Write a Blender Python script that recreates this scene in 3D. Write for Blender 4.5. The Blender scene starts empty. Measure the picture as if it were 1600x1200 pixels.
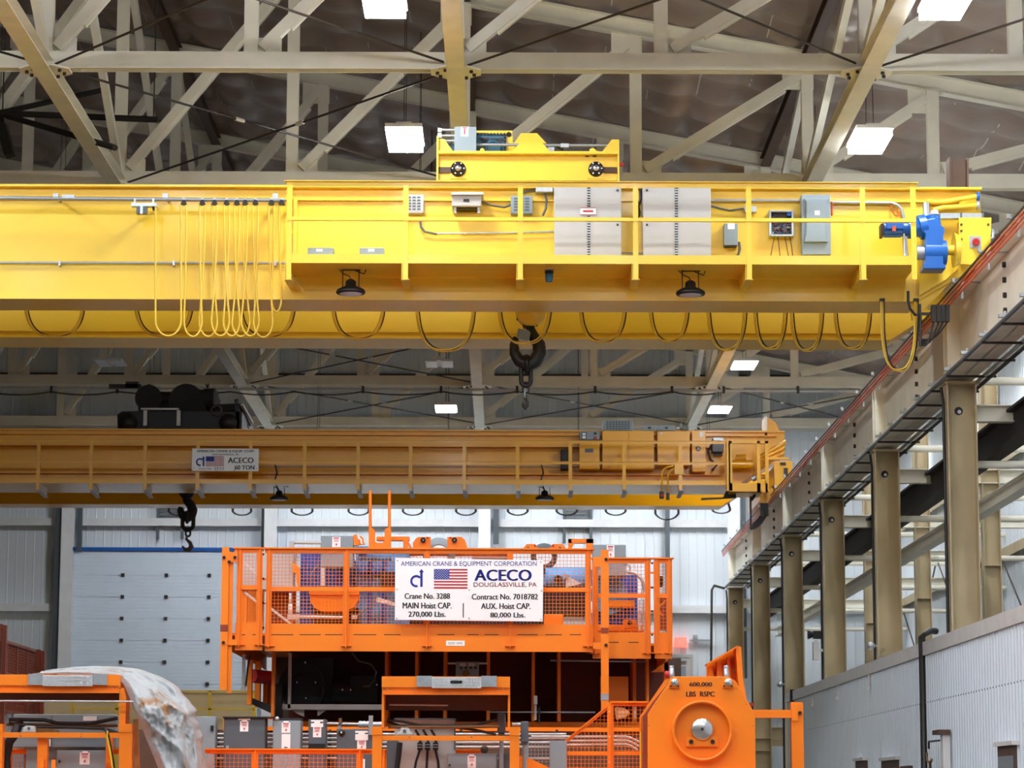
import bpy, math, random
from mathutils import Vector, Matrix, noise as mnoise
random.seed(7)
C = bpy.context.scene.collection
PI = math.pi
# ---------------------------------------------------------------- camera, world, exposure
CZ = 1.7                                   # eye height above the floor
F, TH, YW, RL = 4260.5, .1509, .0021, .0028
cam_d = bpy.data.cameras.new('camera'); cam = bpy.data.objects.new('camera', cam_d); C.objects.link(cam)
cam_d.sensor_width = 36; cam_d.lens = F * 36 / 1600; cam_d.clip_end = 300
cam_d.dof.use_dof = True; cam_d.dof.focus_distance = 34.0; cam_d.dof.aperture_fstop = 4.5
cam.location = (0, 0, CZ)
cam.matrix_world = Matrix.Translation((0, 0, CZ)) @ Matrix.Rotation(-YW, 4, 'Z') @ Matrix.Rotation(PI/2 + TH, 4, 'X') @ Matrix.Rotation(RL, 4, 'Z')
S_ = bpy.context.scene
S_.camera = cam
w = bpy.data.worlds.new('world'); S_.world = w; w.use_nodes = True
w.node_tree.nodes['Background'].inputs[0].default_value = (.78, .89, 1, 1)
w.node_tree.nodes['Background'].inputs[1].default_value = .02
S_.view_settings.view_transform = 'Standard'; S_.view_settings.look = 'None'
S_.view_settings.exposure = 0.85; S_.view_settings.gamma = 1; S_.view_settings.use_curve_mapping = False
S_.cycles.use_denoising = True
S_.cycles.max_bounces = 8; S_.cycles.diffuse_bounces = 5; S_.cycles.glossy_bounces = 4
S_.cycles.sample_clamp_indirect = 6
LAMP = 58.0                                # radiance of a lit high-bay lens

# ---------------------------------------------------------------- measuring: a pixel of the 1600x1200 photo on the plane Y = D
ct, st = math.cos(TH), math.sin(TH)
def W(px, py, D):
    u, v = (px-800)/F, (600-py)/F
    u, v = u*math.cos(RL) - v*math.sin(RL), u*math.sin(RL) + v*math.cos(RL)
    d, h = ct - v*st, st + v*ct
    X, Y = u*math.cos(YW) + d*math.sin(YW), -u*math.sin(YW) + d*math.cos(YW)
    t = D/Y
    return Vector((X*t, D, h*t + CZ))
def SC(D, H=5): return (D*ct + H*st)/F       # metres per pixel at depth D
# ---------------------------------------------------------------- mesh builder
SPLIT = set('side_plate beam_bracket conduit_body bent_pipe conduit brace box_bracket stand_off post_bracket inner_plate end_plate lug_plate label_plate end_stop rail trolley_rail lifting_eye post stud gear_housing clip top_frame wire_rope truck_fittings stub yoke_arm bolt_plate'.split())
class MB:
    def __init__(s): s.v = []; s.f = []; s.sm = []; s.mi = []
    def add(s, vs, fs, smooth=False, mi=0):
        o = len(s.v); s.v += [tuple(p) for p in vs]
        for f in fs: s.f.append(tuple(i+o for i in f)); s.sm.append(smooth); s.mi.append(mi)
        return s
    def box(s, x0, x1, y0, y1, z0, z1, mi=0):
        v = [(x, y, z) for z in (z0, z1) for y in (y0, y1) for x in (x0, x1)]
        return s.add(v, [(0,2,3,1), (4,5,7,6), (0,1,5,4), (2,6,7,3), (0,4,6,2), (1,3,7,5)], False, mi)
    def beam(s, p0, p1, w, h, up=(0,0,1), mi=0, off=(0,0)):
        p0, p1 = Vector(p0), Vector(p1); d = (p1-p0).normalized(); up = Vector(up)
        if abs(d.dot(up)) > .99: up = Vector((0,1,0))
        a = d.cross(up).normalized(); b = a.cross(d)
        v = []
        for p in (p0, p1):
            for (i, j) in ((-1,-1), (1,-1), (1,1), (-1,1)):
                v.append(p + a*(off[0] + i*w/2) + b*(off[1] + j*h/2))
        return s.add(v, [(0,1,2,3), (7,6,5,4), (0,4,5,1), (1,5,6,2), (2,6,7,3), (3,7,4,0)], False, mi)
    def hbeam(s, p0, p1, bf, d, tf=.015, tw=.012, up=(0,0,1), mi=0):   # flanges across 'up', web along it
        s.beam(p0, p1, tw, d-2*tf, up, mi)
        s.beam(p0, p1, bf, tf, up, mi, (0, d/2-tf/2)); s.beam(p0, p1, bf, tf, up, mi, (0, -d/2+tf/2))
        return s
    def tube(s, pts, r, n=8, closed=False, mi=0, caps=True):
        pts = [Vector(p) for p in pts]; m = len(pts); vs = []; a = None
        for i, p in enumerate(pts):
            if closed: d = pts[(i+1) % m] - pts[i-1]
            else: d = pts[min(i+1, m-1)] - pts[max(i-1, 0)]
            d.normalize()
            if a is None:
                a = d.cross(Vector((0,0,1)) if abs(d.z) < .9 else Vector((0,1,0))).normalized()
            else: a = (a - d*a.dot(d)).normalized()
            b = d.cross(a)
            ri = r[i] if isinstance(r, (list, tuple)) else r
            for k in range(n):
                t = 2*PI*k/n; vs.append(p + a*math.cos(t)*ri + b*math.sin(t)*ri)
        fs = []
        for i in range(m if closed else m-1):
            j = (i+1) % m
            for k in range(n): fs.append((i*n+k, i*n+(k+1) % n, j*n+(k+1) % n, j*n+k))
        s.add(vs, fs, True, mi)
        if caps and not closed:
            s.add(vs[:n], [tuple(range(n))[::-1]], False, mi); s.add(vs[-n:], [tuple(range(n))], False, mi)
        return s
    def cyl(s, p0, p1, r0, r1=None, n=16, mi=0):
        return s.tube([p0, p1], [r0, r0 if r1 is None else r1], n, False, mi)
    def lathe(s, c, prof, n=24, axis='Y', mi=0, smooth=True):      # prof: (radius, distance along axis)
        vs = []
        for (r, h) in prof:
            for k in range(n):
                t = 2*PI*k/n; a, b = r*math.cos(t), r*math.sin(t)
                vs.append({'Y': (c[0]+a, c[1]+h, c[2]+b), 'Z': (c[0]+a, c[1]+b, c[2]+h), 'X': (c[0]+h, c[1]+a, c[2]+b)}[axis])
        fs = [(i*n+k, i*n+(k+1) % n, (i+1)*n+(k+1) % n, (i+1)*n+k) for i in range(len(prof)-1) for k in range(n)]
        return s.add(vs, fs, smooth, mi)
    def prism(s, poly, d0, d1, mi=0):                               # polygon of (x, z) run from Y = d0 to d1
        n = len(poly)
        v = [(x, d0, z) for x, z in poly] + [(x, d1, z) for x, z in poly]
        return s.add(v, [tuple(range(n)), tuple(range(2*n-1, n-1, -1))] + [(i, i+n, (i+1) % n+n, (i+1) % n) for i in range(n)], False, mi)
    def prismp(s, pix, D, dep, mi=0):                               # the same from photo pixels on the plane Y = D
        return s.prism([(W(x, y, D).x, W(x, y, D).z) for x, y in pix], D, D+dep, mi)
    def rp(s, x0, y0, x1, y1, D, dep, mi=0):                        # box with its front face at Y = D
        a, b = W(x0, (y0+y1)/2, D), W(x1, (y0+y1)/2, D); m = (x0+x1)/2
        return s.box(a.x, b.x, D, D+dep, W(m, y1, D).z, W(m, y0, D).z, mi)
    def islands(s):                                                 # separate pieces of this builder, as builders
        key = {}; par = list(range(len(s.v)))
        def find(a):
            while par[a] != a: par[a] = par[par[a]]; a = par[a]
            return a
        for i, v in enumerate(s.v):
            k = tuple(round(c, 5) for c in v)
            if k in key: par[find(i)] = find(key[k])
            else: key[k] = i
        for f in s.f:
            for i in f[1:]: par[find(i)] = find(f[0])
        out = {}
        for f, sm, mi in zip(s.f, s.sm, s.mi):
            m = out.setdefault(find(f[0]), MB()); m.add([s.v[i] for i in f], [tuple(range(len(f)))], sm, mi)
        res = []
        for m in out.values():                                      # weld the split corners again
            w = MB(); ix = {}
            for f, sm, mi in zip(m.f, m.sm, m.mi):
                g = []
                for i in f:
                    k = tuple(round(c, 6) for c in m.v[i])
                    if k not in ix: ix[k] = len(w.v); w.v.append(m.v[i])
                    g.append(ix[k])
                w.f.append(tuple(g)); w.sm.append(False if len(f) > 4 else sm); w.mi.append(mi)
            res.append(w)
        return res
    def build(s, name, mat, parent=None, bevel=0):
        if name in SPLIT:
            ps = s.islands()
            if 1 < len(ps) < 40: return [m.build_one(name, mat, parent, bevel) for m in ps][0]
        return s.build_one(name, mat, parent, bevel)
    def build_one(s, name, mat, parent=None, bevel=0):
        me = bpy.data.meshes.new(name); me.from_pydata(s.v, [], s.f); me.update()
        me.polygons.foreach_set('use_smooth', s.sm)
        ms = mat if isinstance(mat, (list, tuple)) else [mat]
        for m in ms: me.materials.append(m)
        if len(ms) > 1: me.polygons.foreach_set('material_index', s.mi)
        o = linkm(name, me, parent, bevel)
        if name in ('bolt', 'screw', 'splice_bolts', 'print', 'note_print', 'plate_print', 'rail_stop', 'slots', 'hinge_knuckles', 'louvre', 'cover_ribs', 'motor_fins', 'tab', 'tag'): stuff(o)
        return o
def fixn(me):
    import bmesh
    b = bmesh.new(); b.from_mesh(me); bmesh.ops.recalc_face_normals(b, faces=b.faces); b.to_mesh(me); b.free()
def linkm(name, me, parent=None, bevel=0):
    fixn(me)
    o = bpy.data.objects.new(name, me); C.objects.link(o)
    if parent is not None:
        o.parent = parent
        if parent.type == 'EMPTY': o.location = -parent.location
    if bevel:
        m = o.modifiers.new('edge', 'BEVEL'); m.width = bevel; m.segments = 2; m.limit_method = 'ANGLE'
    return o
def thing(name, label, cat, loc=(0,0,0), group=None):
    o = bpy.data.objects.new(name, None); C.objects.link(o); o.location = loc; o.empty_display_size = .2
    return tag(o, label, cat, group)
def tag(o, label, cat, group=None):
    o['label'] = label; o['category'] = cat
    if group: o['group'] = group
    return o
def struct(o): o['kind'] = 'structure'; return o
def stuff(o): o['kind'] = 'stuff'; return o
def at(px, py, D): return W(px, py, D)
def dup(root, delta, label, group=None):
    r = root.copy(); C.objects.link(r); r.location = root.location + Vector(delta); r['label'] = label
    if group: r['group'] = group
    for ch in list(root.children):
        c = ch.copy(); C.objects.link(c); c.parent = r
        for g in ch.children:
            d = g.copy(); C.objects.link(d); d.parent = c
    return r
ORD = 'first second third fourth fifth sixth seventh eighth ninth tenth eleventh twelfth thirteenth fourteenth fifteenth'.split()
# ---------------------------------------------------------------- materials
def lin(c): return tuple((x/255/12.92 if x/255 <= .04045 else ((x/255+.055)/1.055)**2.4) for x in c)
def mat(name, rgb, rough=.5, metal=0, var=.08, scale=3, bump=0, bscale=60, emit=0, coat=0, dirt=None, dirt_amt=0):
    m = bpy.data.materials.new(name); m.use_nodes = True; nt = m.node_tree; N, L = nt.nodes, nt.links
    b = N['Principled BSDF']; c = lin(rgb)
    b.inputs['Roughness'].default_value = rough; b.inputs['Metallic'].default_value = metal
    if coat: b.inputs['Coat Weight'].default_value = coat; b.inputs['Coat Roughness'].default_value = .12
    tc = N.new('ShaderNodeTexCoord'); no = N.new('ShaderNodeTexNoise'); no.inputs['Scale'].default_value = scale; no.inputs['Detail'].default_value = 4
    L.new(tc.outputs['Object'], no.inputs['Vector'])
    r = N.new('ShaderNodeValToRGB'); L.new(no.outputs['Fac'], r.inputs[0])
    r.color_ramp.elements[0].position = .3; r.color_ramp.elements[1].position = .7
    r.color_ramp.elements[0].color = tuple(x*(1-var) for x in c)+(1,); r.color_ramp.elements[1].color = tuple(min(1, x*(1+var)) for x in c)+(1,)
    out = r.outputs[0]
    if dirt:
        n2 = N.new('ShaderNodeTexNoise'); n2.inputs['Scale'].default_value = 1.6; n2.inputs['Detail'].default_value = 8; n2.inputs['Roughness'].default_value = .7
        L.new(tc.outputs['Object'], n2.inputs['Vector'])
        r2 = N.new('ShaderNodeValToRGB'); r2.color_ramp.elements[0].position = 1-dirt_amt-.04; r2.color_ramp.elements[1].position = 1-dirt_amt+.04
        L.new(n2.outputs['Fac'], r2.inputs[0])
        mx = N.new('ShaderNodeMixRGB'); L.new(r2.outputs[0], mx.inputs[0]); L.new(out, mx.inputs[1]); mx.inputs[2].default_value = lin(dirt)+(1,)
        out = mx.outputs[0]
    L.new(out, b.inputs['Base Color'])
    if bump:
        n3 = N.new('ShaderNodeTexNoise'); n3.inputs['Scale'].default_value = bscale; L.new(tc.outputs['Object'], n3.inputs['Vector'])
        bp = N.new('ShaderNodeBump'); bp.inputs['Strength'].default_value = bump; bp.inputs['Distance'].default_value = .02
        L.new(n3.outputs['Fac'], bp.inputs['Height']); L.new(bp.outputs[0], b.inputs['Normal'])
    if emit:
        b.inputs['Emission Color'].default_value = c+(1,); b.inputs['Emission Strength'].default_value = emit
    return m
M = {}
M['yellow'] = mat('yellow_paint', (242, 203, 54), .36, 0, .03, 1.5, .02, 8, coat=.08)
M['deepyellow'] = mat('deep_yellow_paint', (238, 172, 14), .3, 0, .05, 1.5, .02, 8, coat=.12)  # deeper yellow for the rear crane
M['orange'] = mat('orange_paint', (244, 130, 14), .42, 0, .04, 2, .02, 30)
M['cream'] = mat('cream_steel', (238, 236, 222), .55, 0, .07, 2, dirt=(150, 110, 70), dirt_amt=.28)
M['tan'] = mat('tan_column_steel', (188, 172, 136), .5, 0, .12, 1.2, dirt=(130, 105, 70), dirt_amt=.3)
M['dark'] = mat('dark_steel', (38, 34, 32), .55)
M['dark_and_shade'] = mat('dark_and_shaded_steel', (30, 24, 20), .8)  # near-black machinery colour, also standing in for shade on the aisle beam
M['black'] = mat('black_rubber', (16, 16, 17), .45)
M['rod'] = mat('dark_rod', (48, 40, 36), .5)
M['brown'] = mat('dark_backing_brown', (78, 56, 42), .65, 0, .15, 4)
M['deepshade'] = mat('deep_shaded_orange', (84, 30, 18), .6)  # orange with the deep shade of the trolley bay painted in
M['galv'] = mat('galvanised', (178, 186, 192), .35, .6, .08, 20)
M['alu'] = mat('aluminium_tread', (196, 200, 202), .38, .7, .1, 60, .5, 220)
M['chrome'] = mat('machined_steel', (205, 205, 205), .25, .9)
M['grey'] = mat('grey_enclosure', (136, 152, 160), .42, 0, .03)
M['dgrey'] = mat('dark_grey_enclosure', (84, 94, 102), .42, 0, .03)
M['white'] = mat('white_enclosure', (186, 187, 186), .4, 0, .02)
M['signwhite'] = mat('sign_white', (246, 247, 248), .35, 0, .01)
M['blue'] = mat('blue_gearbox', (14, 94, 182), .35, 0, .06)
M['lblue'] = mat('light_blue_machine', (80, 168, 228), .4, 0, .06)
M['teal'] = mat('teal_gearbox', (40, 96, 120), .45, 0, .06)
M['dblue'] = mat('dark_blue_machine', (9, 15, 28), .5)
M['wall'] = mat('white_ribbed_sheet', (226, 236, 244), .4, 0, .03, .8)
M['liner'] = mat('grey_brown_liner', (112, 104, 96), .6)
M['office'] = mat('office_ribbed_sheet', (208, 220, 230), .45, 0, .04, .6, dirt=(176, 172, 168), dirt_amt=.3)
M['trim'] = mat('white_wall_steel', (226, 230, 234), .5, 0, .05)
M['cap'] = mat('roof_edge_trim', (205, 204, 202), .5, 0, .06)
M['door'] = mat('white_door_panel', (218, 234, 250), .4, 0, .02)
M['floor'] = mat('concrete_floor', (96, 88, 78), .4, 0, .12, .5)
M['copper'] = mat('orange_conductor_bar', (216, 92, 50), .45, 0)
M['cable'] = mat('yellow_flat_cable', (234, 196, 66), .45)
M['red'] = mat('red_print', (178, 22, 30), .5)
M['navy'] = mat('navy_print', (10, 34, 140), .5)
M['violet'] = mat('dark_blue_print', (36, 50, 140), .5)
M['ink'] = mat('black_print', (22, 22, 26), .5)
M['glass'] = mat('dark_window_glass', (18, 26, 34), .08)
M['pane'] = mat('frosted_pane', (150, 160, 170), .2)
M['tarp'] = mat('white_tarpaulin', (160, 164, 167), .45, 0, .05, 4, .2, 40, dirt=(150, 104, 52), dirt_amt=.385)
M['shaded_orange'] = mat('shaded_orange_paint', (136, 54, 24), .5)  # orange darkened to stand for shade
M['beige'] = mat('beige_girder_paint', (226, 206, 158), .45, 0, .03)
M['lens'] = mat('lamp_lens_lit', (250, 252, 255), .4, emit=LAMP)
M['lensadded'] = mat('added_wall_wash_lens', (250, 252, 255), .4, emit=LAMP*.55)
M['lensoff'] = mat('lamp_lens_unlit', (210, 212, 216), .35)
M['fixture'] = mat('lamp_housing', (226, 226, 226), .45)
M['exit'] = mat('lit_exit_sign', (255, 120, 100), .4, emit=.7)
M['wood'] = mat('pale_timber', (196, 158, 98), .6, 0, .15, 8)
M['brick'] = mat('brass_fitting', (120, 92, 58), .4, .5)
# roof: quilted grey vinyl facing with silver seam tape
def roof_mat():
    m = bpy.data.materials.new('quilted_roof_facing'); m.use_nodes = True; nt = m.node_tree; N, L = nt.nodes, nt.links
    b = N['Principled BSDF']; b.inputs['Roughness'].default_value = .34
    tc = N.new('ShaderNodeTexCoord'); sx = N.new('ShaderNodeSeparateXYZ'); L.new(tc.outputs['Object'], sx.inputs[0])
    def math_(op, a, bv=None):
        n = N.new('ShaderNodeMath'); n.operation = op; L.new(a, n.inputs[0])
        if bv is not None:
            if isinstance(bv, (int, float)): n.inputs[1].default_value = bv
            else: L.new(bv, n.inputs[1])
        return n.outputs[0]
    line = math_('LESS_THAN', math_('PINGPONG', math_('ADD', sx.outputs[0], 99.9), .45), .010)
    no = N.new('ShaderNodeTexNoise'); no.inputs['Scale'].default_value = .9; no.inputs['Detail'].default_value = 3; L.new(tc.outputs['Object'], no.inputs['Vector'])
    brk = math_('GREATER_THAN', no.outputs['Fac'], .56)
    fac = math_('MULTIPLY', line, brk)
    r = N.new('ShaderNodeValToRGB'); L.new(no.outputs['Fac'], r.inputs[0])
    r.color_ramp.elements[0].color = lin((128, 112, 104))+(1,); r.color_ramp.elements[1].color = lin((164, 146, 136))+(1,)
    mx = N.new('ShaderNodeMixRGB'); L.new(fac, mx.inputs[0]); L.new(r.outputs[0], mx.inputs[1]); mx.inputs[2].default_value = lin((215, 212, 206))+(1,)
    L.new(mx.outputs[0], b.inputs['Base Color'])
    n3 = N.new('ShaderNodeTexNoise'); n3.inputs['Scale'].default_value = 5; n3.inputs['Detail'].default_value = 3; L.new(tc.outputs['Object'], n3.inputs['Vector'])
    bp = N.new('ShaderNodeBump'); bp.inputs['Strength'].default_value = .15; bp.inputs['Distance'].default_value = .05
    L.new(n3.outputs['Fac'], bp.inputs['Height']); L.new(bp.outputs[0], b.inputs['Normal'])
    return m
M['roof'] = roof_mat()
# text as real outline geometry, fitted to a box on the plane Y = D
def text(body, x0, y0, x1, y1, D, m, parent, name='lettering', bold=0, th=.003):
    cu = bpy.data.curves.new('lettering', 'FONT'); cu.body = body; cu.resolution_u = 3; cu.size = 1
    o = bpy.data.objects.new('t', cu); C.objects.link(o)
    dg = bpy.context.evaluated_depsgraph_get(); me = bpy.data.meshes.new_from_object(o.evaluated_get(dg))
    bpy.data.objects.remove(o); bpy.data.curves.remove(cu)
    xs = [v.co.x for v in me.vertices]; ys = [v.co.y for v in me.vertices]
    ax, bx, ay, by = min(xs), max(xs), min(ys), max(ys)
    p00, p10, p01, p11 = W(x0, y1, D), W(x1, y1, D), W(x0, y0, D), W(x1, y0, D)
    for v in me.vertices:
        a, c = (v.co.x-ax)/(bx-ax), (v.co.y-ay)/(by-ay)
        v.co = (p00*(1-a)+p10*a)*(1-c) + (p01*(1-a)+p11*a)*c
    if bold:
        import bmesh
        b = bmesh.new(); b.from_mesh(me); sh = bold*2.2*(p01-p00).length; g = bmesh.ops.duplicate(b, geom=b.verts[:]+b.edges[:]+b.faces[:])
        for v in g['geom']:
            if isinstance(v, bmesh.types.BMVert): v.co.x += sh
        b.to_mesh(me); b.free()
    me.materials.clear(); me.materials.append(m)
    o = bpy.data.objects.new(name, me); C.objects.link(o)
    if parent is not None:
        o.parent = parent
        if parent.type == 'EMPTY': o.location = -parent.location
    return o
# ================================================================ SETTING
D0, BAY = 38.333, 7.62
DK = [D0 + BAY*k for k in range(-1, 6)]                # frame lines; DK[1] is the nearest truss in full view
HC = 10.53 + CZ                                        # underside chord level of the roof trusses
YB = 78.0                                              # inner face of the end wall
XL, XR = -22.0, 11.3
def roofz(x): return 13.95 + CZ - .19*x                # underside of the quilted roof
struct(MB().box(XL, XR+.2, -8, YB+.3, -.2, 0).build('floor', M['floor']))
def roof_mesh():
    nx = 222; ny = 344; vs = []; fs = []; y0, y1 = -8.0, YB+.3; x0, x1 = XL, XR+.4
    for j in range(ny+1):
        y = y0 + (y1-y0)*j/ny
        for i in range(nx+1):
            x = x0 + (x1-x0)*i/nx
            sag = .2*abs(math.sin(PI*(x+.1)/.9))**.55*abs(math.sin(PI*y/1.5))**.55
            vs.append((x, y, roofz(x) - sag + .08 + .02*math.sin(x*3.1+y*1.7)))
    for j in range(ny):
        for i in range(nx):
            a = j*(nx+1)+i; fs.append((a, a+1, a+nx+2, a+nx+1))
    m = MB(); m.add(vs, fs, True); return m
struct(roof_mesh().build('ceiling', M['roof']))
# ribbed sheets: one panel mesh shared by every panel of a wall
def rib_panel(wd, ht, pitch, dep, top, base, side):    # runs along +axis from 0 to wd, ribs stand towards 'side'
    m = MB(); pr = [];  n = int(round(wd/pitch))
    for k in range(n):
        o = k*pitch
        pr += [(o, 0), (o+pitch-top-2*base, 0), (o+pitch-top-base, dep), (o+pitch-base, dep)]
    pr.append((wd-.004, 0))
    vs = []; 
    for (a, d) in pr:
        for z in (0, ht): vs.append((a, -d, z))
    m.add(vs, [(2*i, 2*i+2, 2*i+3, 2*i+1) for i in range(len(pr)-1)])
    m.add([(0, .02, 0), (wd-.004, .02, 0), (wd-.004, .02, ht), (0, .02, ht)], [(0, 1, 2, 3)])
    return m
wb = struct(MB().box(XL, XR, YB+.05, YB+.2, 0, 20.3).build('wall_back', M['wall']))
pm = rib_panel(1.0, 1, .25, .012, .02, .012, 1).build('wall_panel', M['wall'], wb)
for i in range(int(XR-XL)+1):
    o = pm if i == 0 else pm.copy()
    if i: C.objects.link(o); o.parent = wb
    o.location = (XL+i, YB, 0); o.scale = (1, 1, roofz(XL+i)+.1)
for (py, h) in ((659, .1), (587, .05)): MB().box(XL, XR, YB-.3, YB-.03, W(800, py, YB-.3).z-h, W(800, py, YB-.3).z+h).build('girt', M['dark'], wb)  # dark bars standing in for shadow gaps at the girts
for z in (4.35, 7.1, 9.55, 12.3):                       # girts of the end wall
    MB().box(XL, XR, YB-.24, YB-.03, z, z+.06).box(XL, XR, YB-.24, YB-.22, z-.16, z).build('girt', M['trim'], wb)
wr = struct(MB().box(XR+.03, XR+.2, -8, YB+.3, 0, 13.9).build('wall_right', M['wall']))
pm = rib_panel(1.0, 1, .25, .028, .03, .02, 1).build('wall_panel', M['wall'], wr)
for i in range(62):
    o = pm if i == 0 else pm.copy()
    if i: C.objects.link(o); o.parent = wr
    o.location = (XR, 17+i, 0); o.rotation_euler = (0, 0, -PI/2); o.scale.z = 13.6 - o.location.z
for z in (5.1, 7.2, 9.3):
    MB().box(XR-.2, XR-.02, 16, YB, z, z+.06).box(XR-.2, XR-.18, 16, YB, z-.16, z).build('girt', M['tan'], wr)
struct(MB().box(XL-.2, XL, -8.2, YB+.3, 0, 20.5).build('wall_left', M['liner']))
struct(MB().box(XL, XR+.2, -8.2, -8, 0, 20.5).build('wall_front', M['liner']))
# sectional overhead door in the end wall
dl, dr = W(116, 900, YB-.3).x, W(452, 900, YB-.3).x
dt = W(250, 861, YB-.3).z
dz = struct(MB().box(dl-.05, dr+.05, YB-.28, YB-.2, .0, dt).build('door_1', M['door']))
nsec = 11; hs = dt/nsec
hs = (W(250, 899.5, YB-.3).z - W(250, 1069.5, YB-.3).z)/5
for k in range(nsec+1):
    zt = W(250, 899.5, YB-.3).z + hs - hs*k; zb = zt - hs + .012
    if k == 0: zt = dt
    if zt <= .05: break
    m = MB(); n = 6; pr = []
    for q in range(n):
        a = max(zb, 0) + (zt-max(zb, 0))*q/n; b_ = max(zb, 0) + (zt-max(zb, 0))*(q+1)/n
        pr += [(YB-.30, a), (YB-.30, b_-.02), (YB-.292, b_-.014), (YB-.292, b_-.002)]
    vs = []
    for (y, z) in pr:
        vs += [(dl, y, z), (dr, y, z)]
    m.add(vs, [(2*i, 2*i+1, 2*i+3, 2*i+2) for i in range(len(pr)-1)])
    pn = m.build('door_section', M['door'], dz)
    for px in (192, 260, 327, 394):
        x = W(px, 900, YB-.3).x
        MB().box(x-.05, x+.05, YB-.335, YB-.3, zb-.05, zb+.05).build('hinge', M['dark'], pn)
# blue head flashing, track and jambs
struct(MB().box(dl-.4, dr+.3, YB-.36, YB-.2, dt, dt+.1).build('trim_1', M['blue']))
jl = struct(MB().box(dl-.30, dl-.03, YB-.36, YB-.1, 0, dt+.1).build('trim_2', M['cap']))
MB().box(dl-.34, dl-.29, YB-.42, YB-.12, 0, dt+3.2).build('track', M['dark'], jl)
MB().box(dl-.56, dl-.38, YB-.46, YB-.12, 0, 10.2).build('track', M['dgrey'], jl)
for k in range(8):
    z = dt - .35 - k*hs
    MB().box(dl-.22, dl-.06, YB-.40, YB-.36, z, z+.05).box(dl-.26, dl-.22, YB-.42, YB-.36, z-.03, z+.08).build('roller_bracket', M['dark'], jl)
# end wall columns: bright cream
for i, (px, lab) in enumerate(((105, 'white steel end-wall column at the left edge of the roll-up door'), (422, 'white end-wall column rising behind the left end of the orange trolley'),
        (757, 'white end-wall column rising behind the middle of the orange trolley'), (1147, 'white end-wall column near the end of the conductor bars'))):
    x = W(px, 850, YB-.5).x
    o = MB().hbeam((x, YB-.42, 0), (x, YB-.42, roofz(x)-.1), .34, .3, .015, .012, (0, 1, 0)).build('wall_column', M['trim']); tag(o, lab, 'column')
# dark posts beside columns + louvres
for (px, y0, y1, wd) in ((124, 790, 862, 8), (421-9, 790, 860, 7), (775, 790, 850, 9), (1043, 795, 1070, 7), (1162, 790, 1060, 6)):
    a = W(px, 850, YB-.3)
    MB().box(a.x-wd*.009, a.x+wd*.009, YB-.4, YB-.24, W(px, y1, YB-.3).z, 10.5).build('girt_post', M['dgrey'], wb)
for i, (x0, x1, y0, y1) in enumerate(((249, 284, 770, 817), (884, 921, 770, 823))):
    a, b_ = W(x0, y1, YB-.1), W(x1, y0, YB-.1)
    wn = struct(MB().box(a.x-.08, a.x, YB-.2, YB-.02, a.z-.45, b_.z).box(b_.x, b_.x+.08, YB-.2, YB-.02, a.z-.45, b_.z).box(a.x, b_.x, YB-.2, YB-.02, a.z-.06, a.z).build('window_%d' % (i+1), M['dgrey']))
    n = 9
    for k in range(n):
        z = a.z + (b_.z-a.z)*k/n
        MB().beam((a.x, YB-.1, z+.05), (b_.x, YB-.1, z+.05), .11, .012, (0, -.5, 1)).build('slat', M['galv'], wn)
# exit door under a lit exit sign
a, b_ = W(1050, 1100, YB-.1), W(1078, 1027, YB-.1)
d2 = struct(MB().box(a.x, b_.x, YB-.12, YB-.05, 0, b_.z).build('door_2', M['cap']))
MB().box(a.x+.12, b_.x-.12, YB-.13, YB-.12, b_.z-.75, b_.z-.25).build('pane', M['pane'], d2)
MB().box(a.x-.08, a.x, YB-.15, YB-.03, 0, b_.z+.08).box(b_.x, b_.x+.08, YB-.15, YB-.03, 0, b_.z+.08).box(a.x, b_.x, YB-.15, YB-.03, b_.z, b_.z+.08).build('door_frame', M['white'], d2)
MB().box(a.x+.2, b_.x-.1, YB-.2, YB-.12, b_.z-.12, b_.z-.06).build('door_closer', M['galv'], d2)
t = thing('exit_sign', 'small lit red exit sign on the end wall above the white door', 'sign', (W(1063, 1003, YB-.2)))
MB().rp(1054, 996, 1073, 1011, YB-.18, .1).build('sign_body', M['exit'], t)
text('EXIT', 1056, 999, 1071, 1008, YB-.185, M['white'], t)
o = MB().rp(1083, 992, 1090, 998, YB-.2, .15).rp(1078, 999, 1110, 1002, YB-.18, .1).build('wall_camera', M['galv']); tag(o, 'small grey wall unit on a rail just right of the exit sign', 'fixture')
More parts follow.
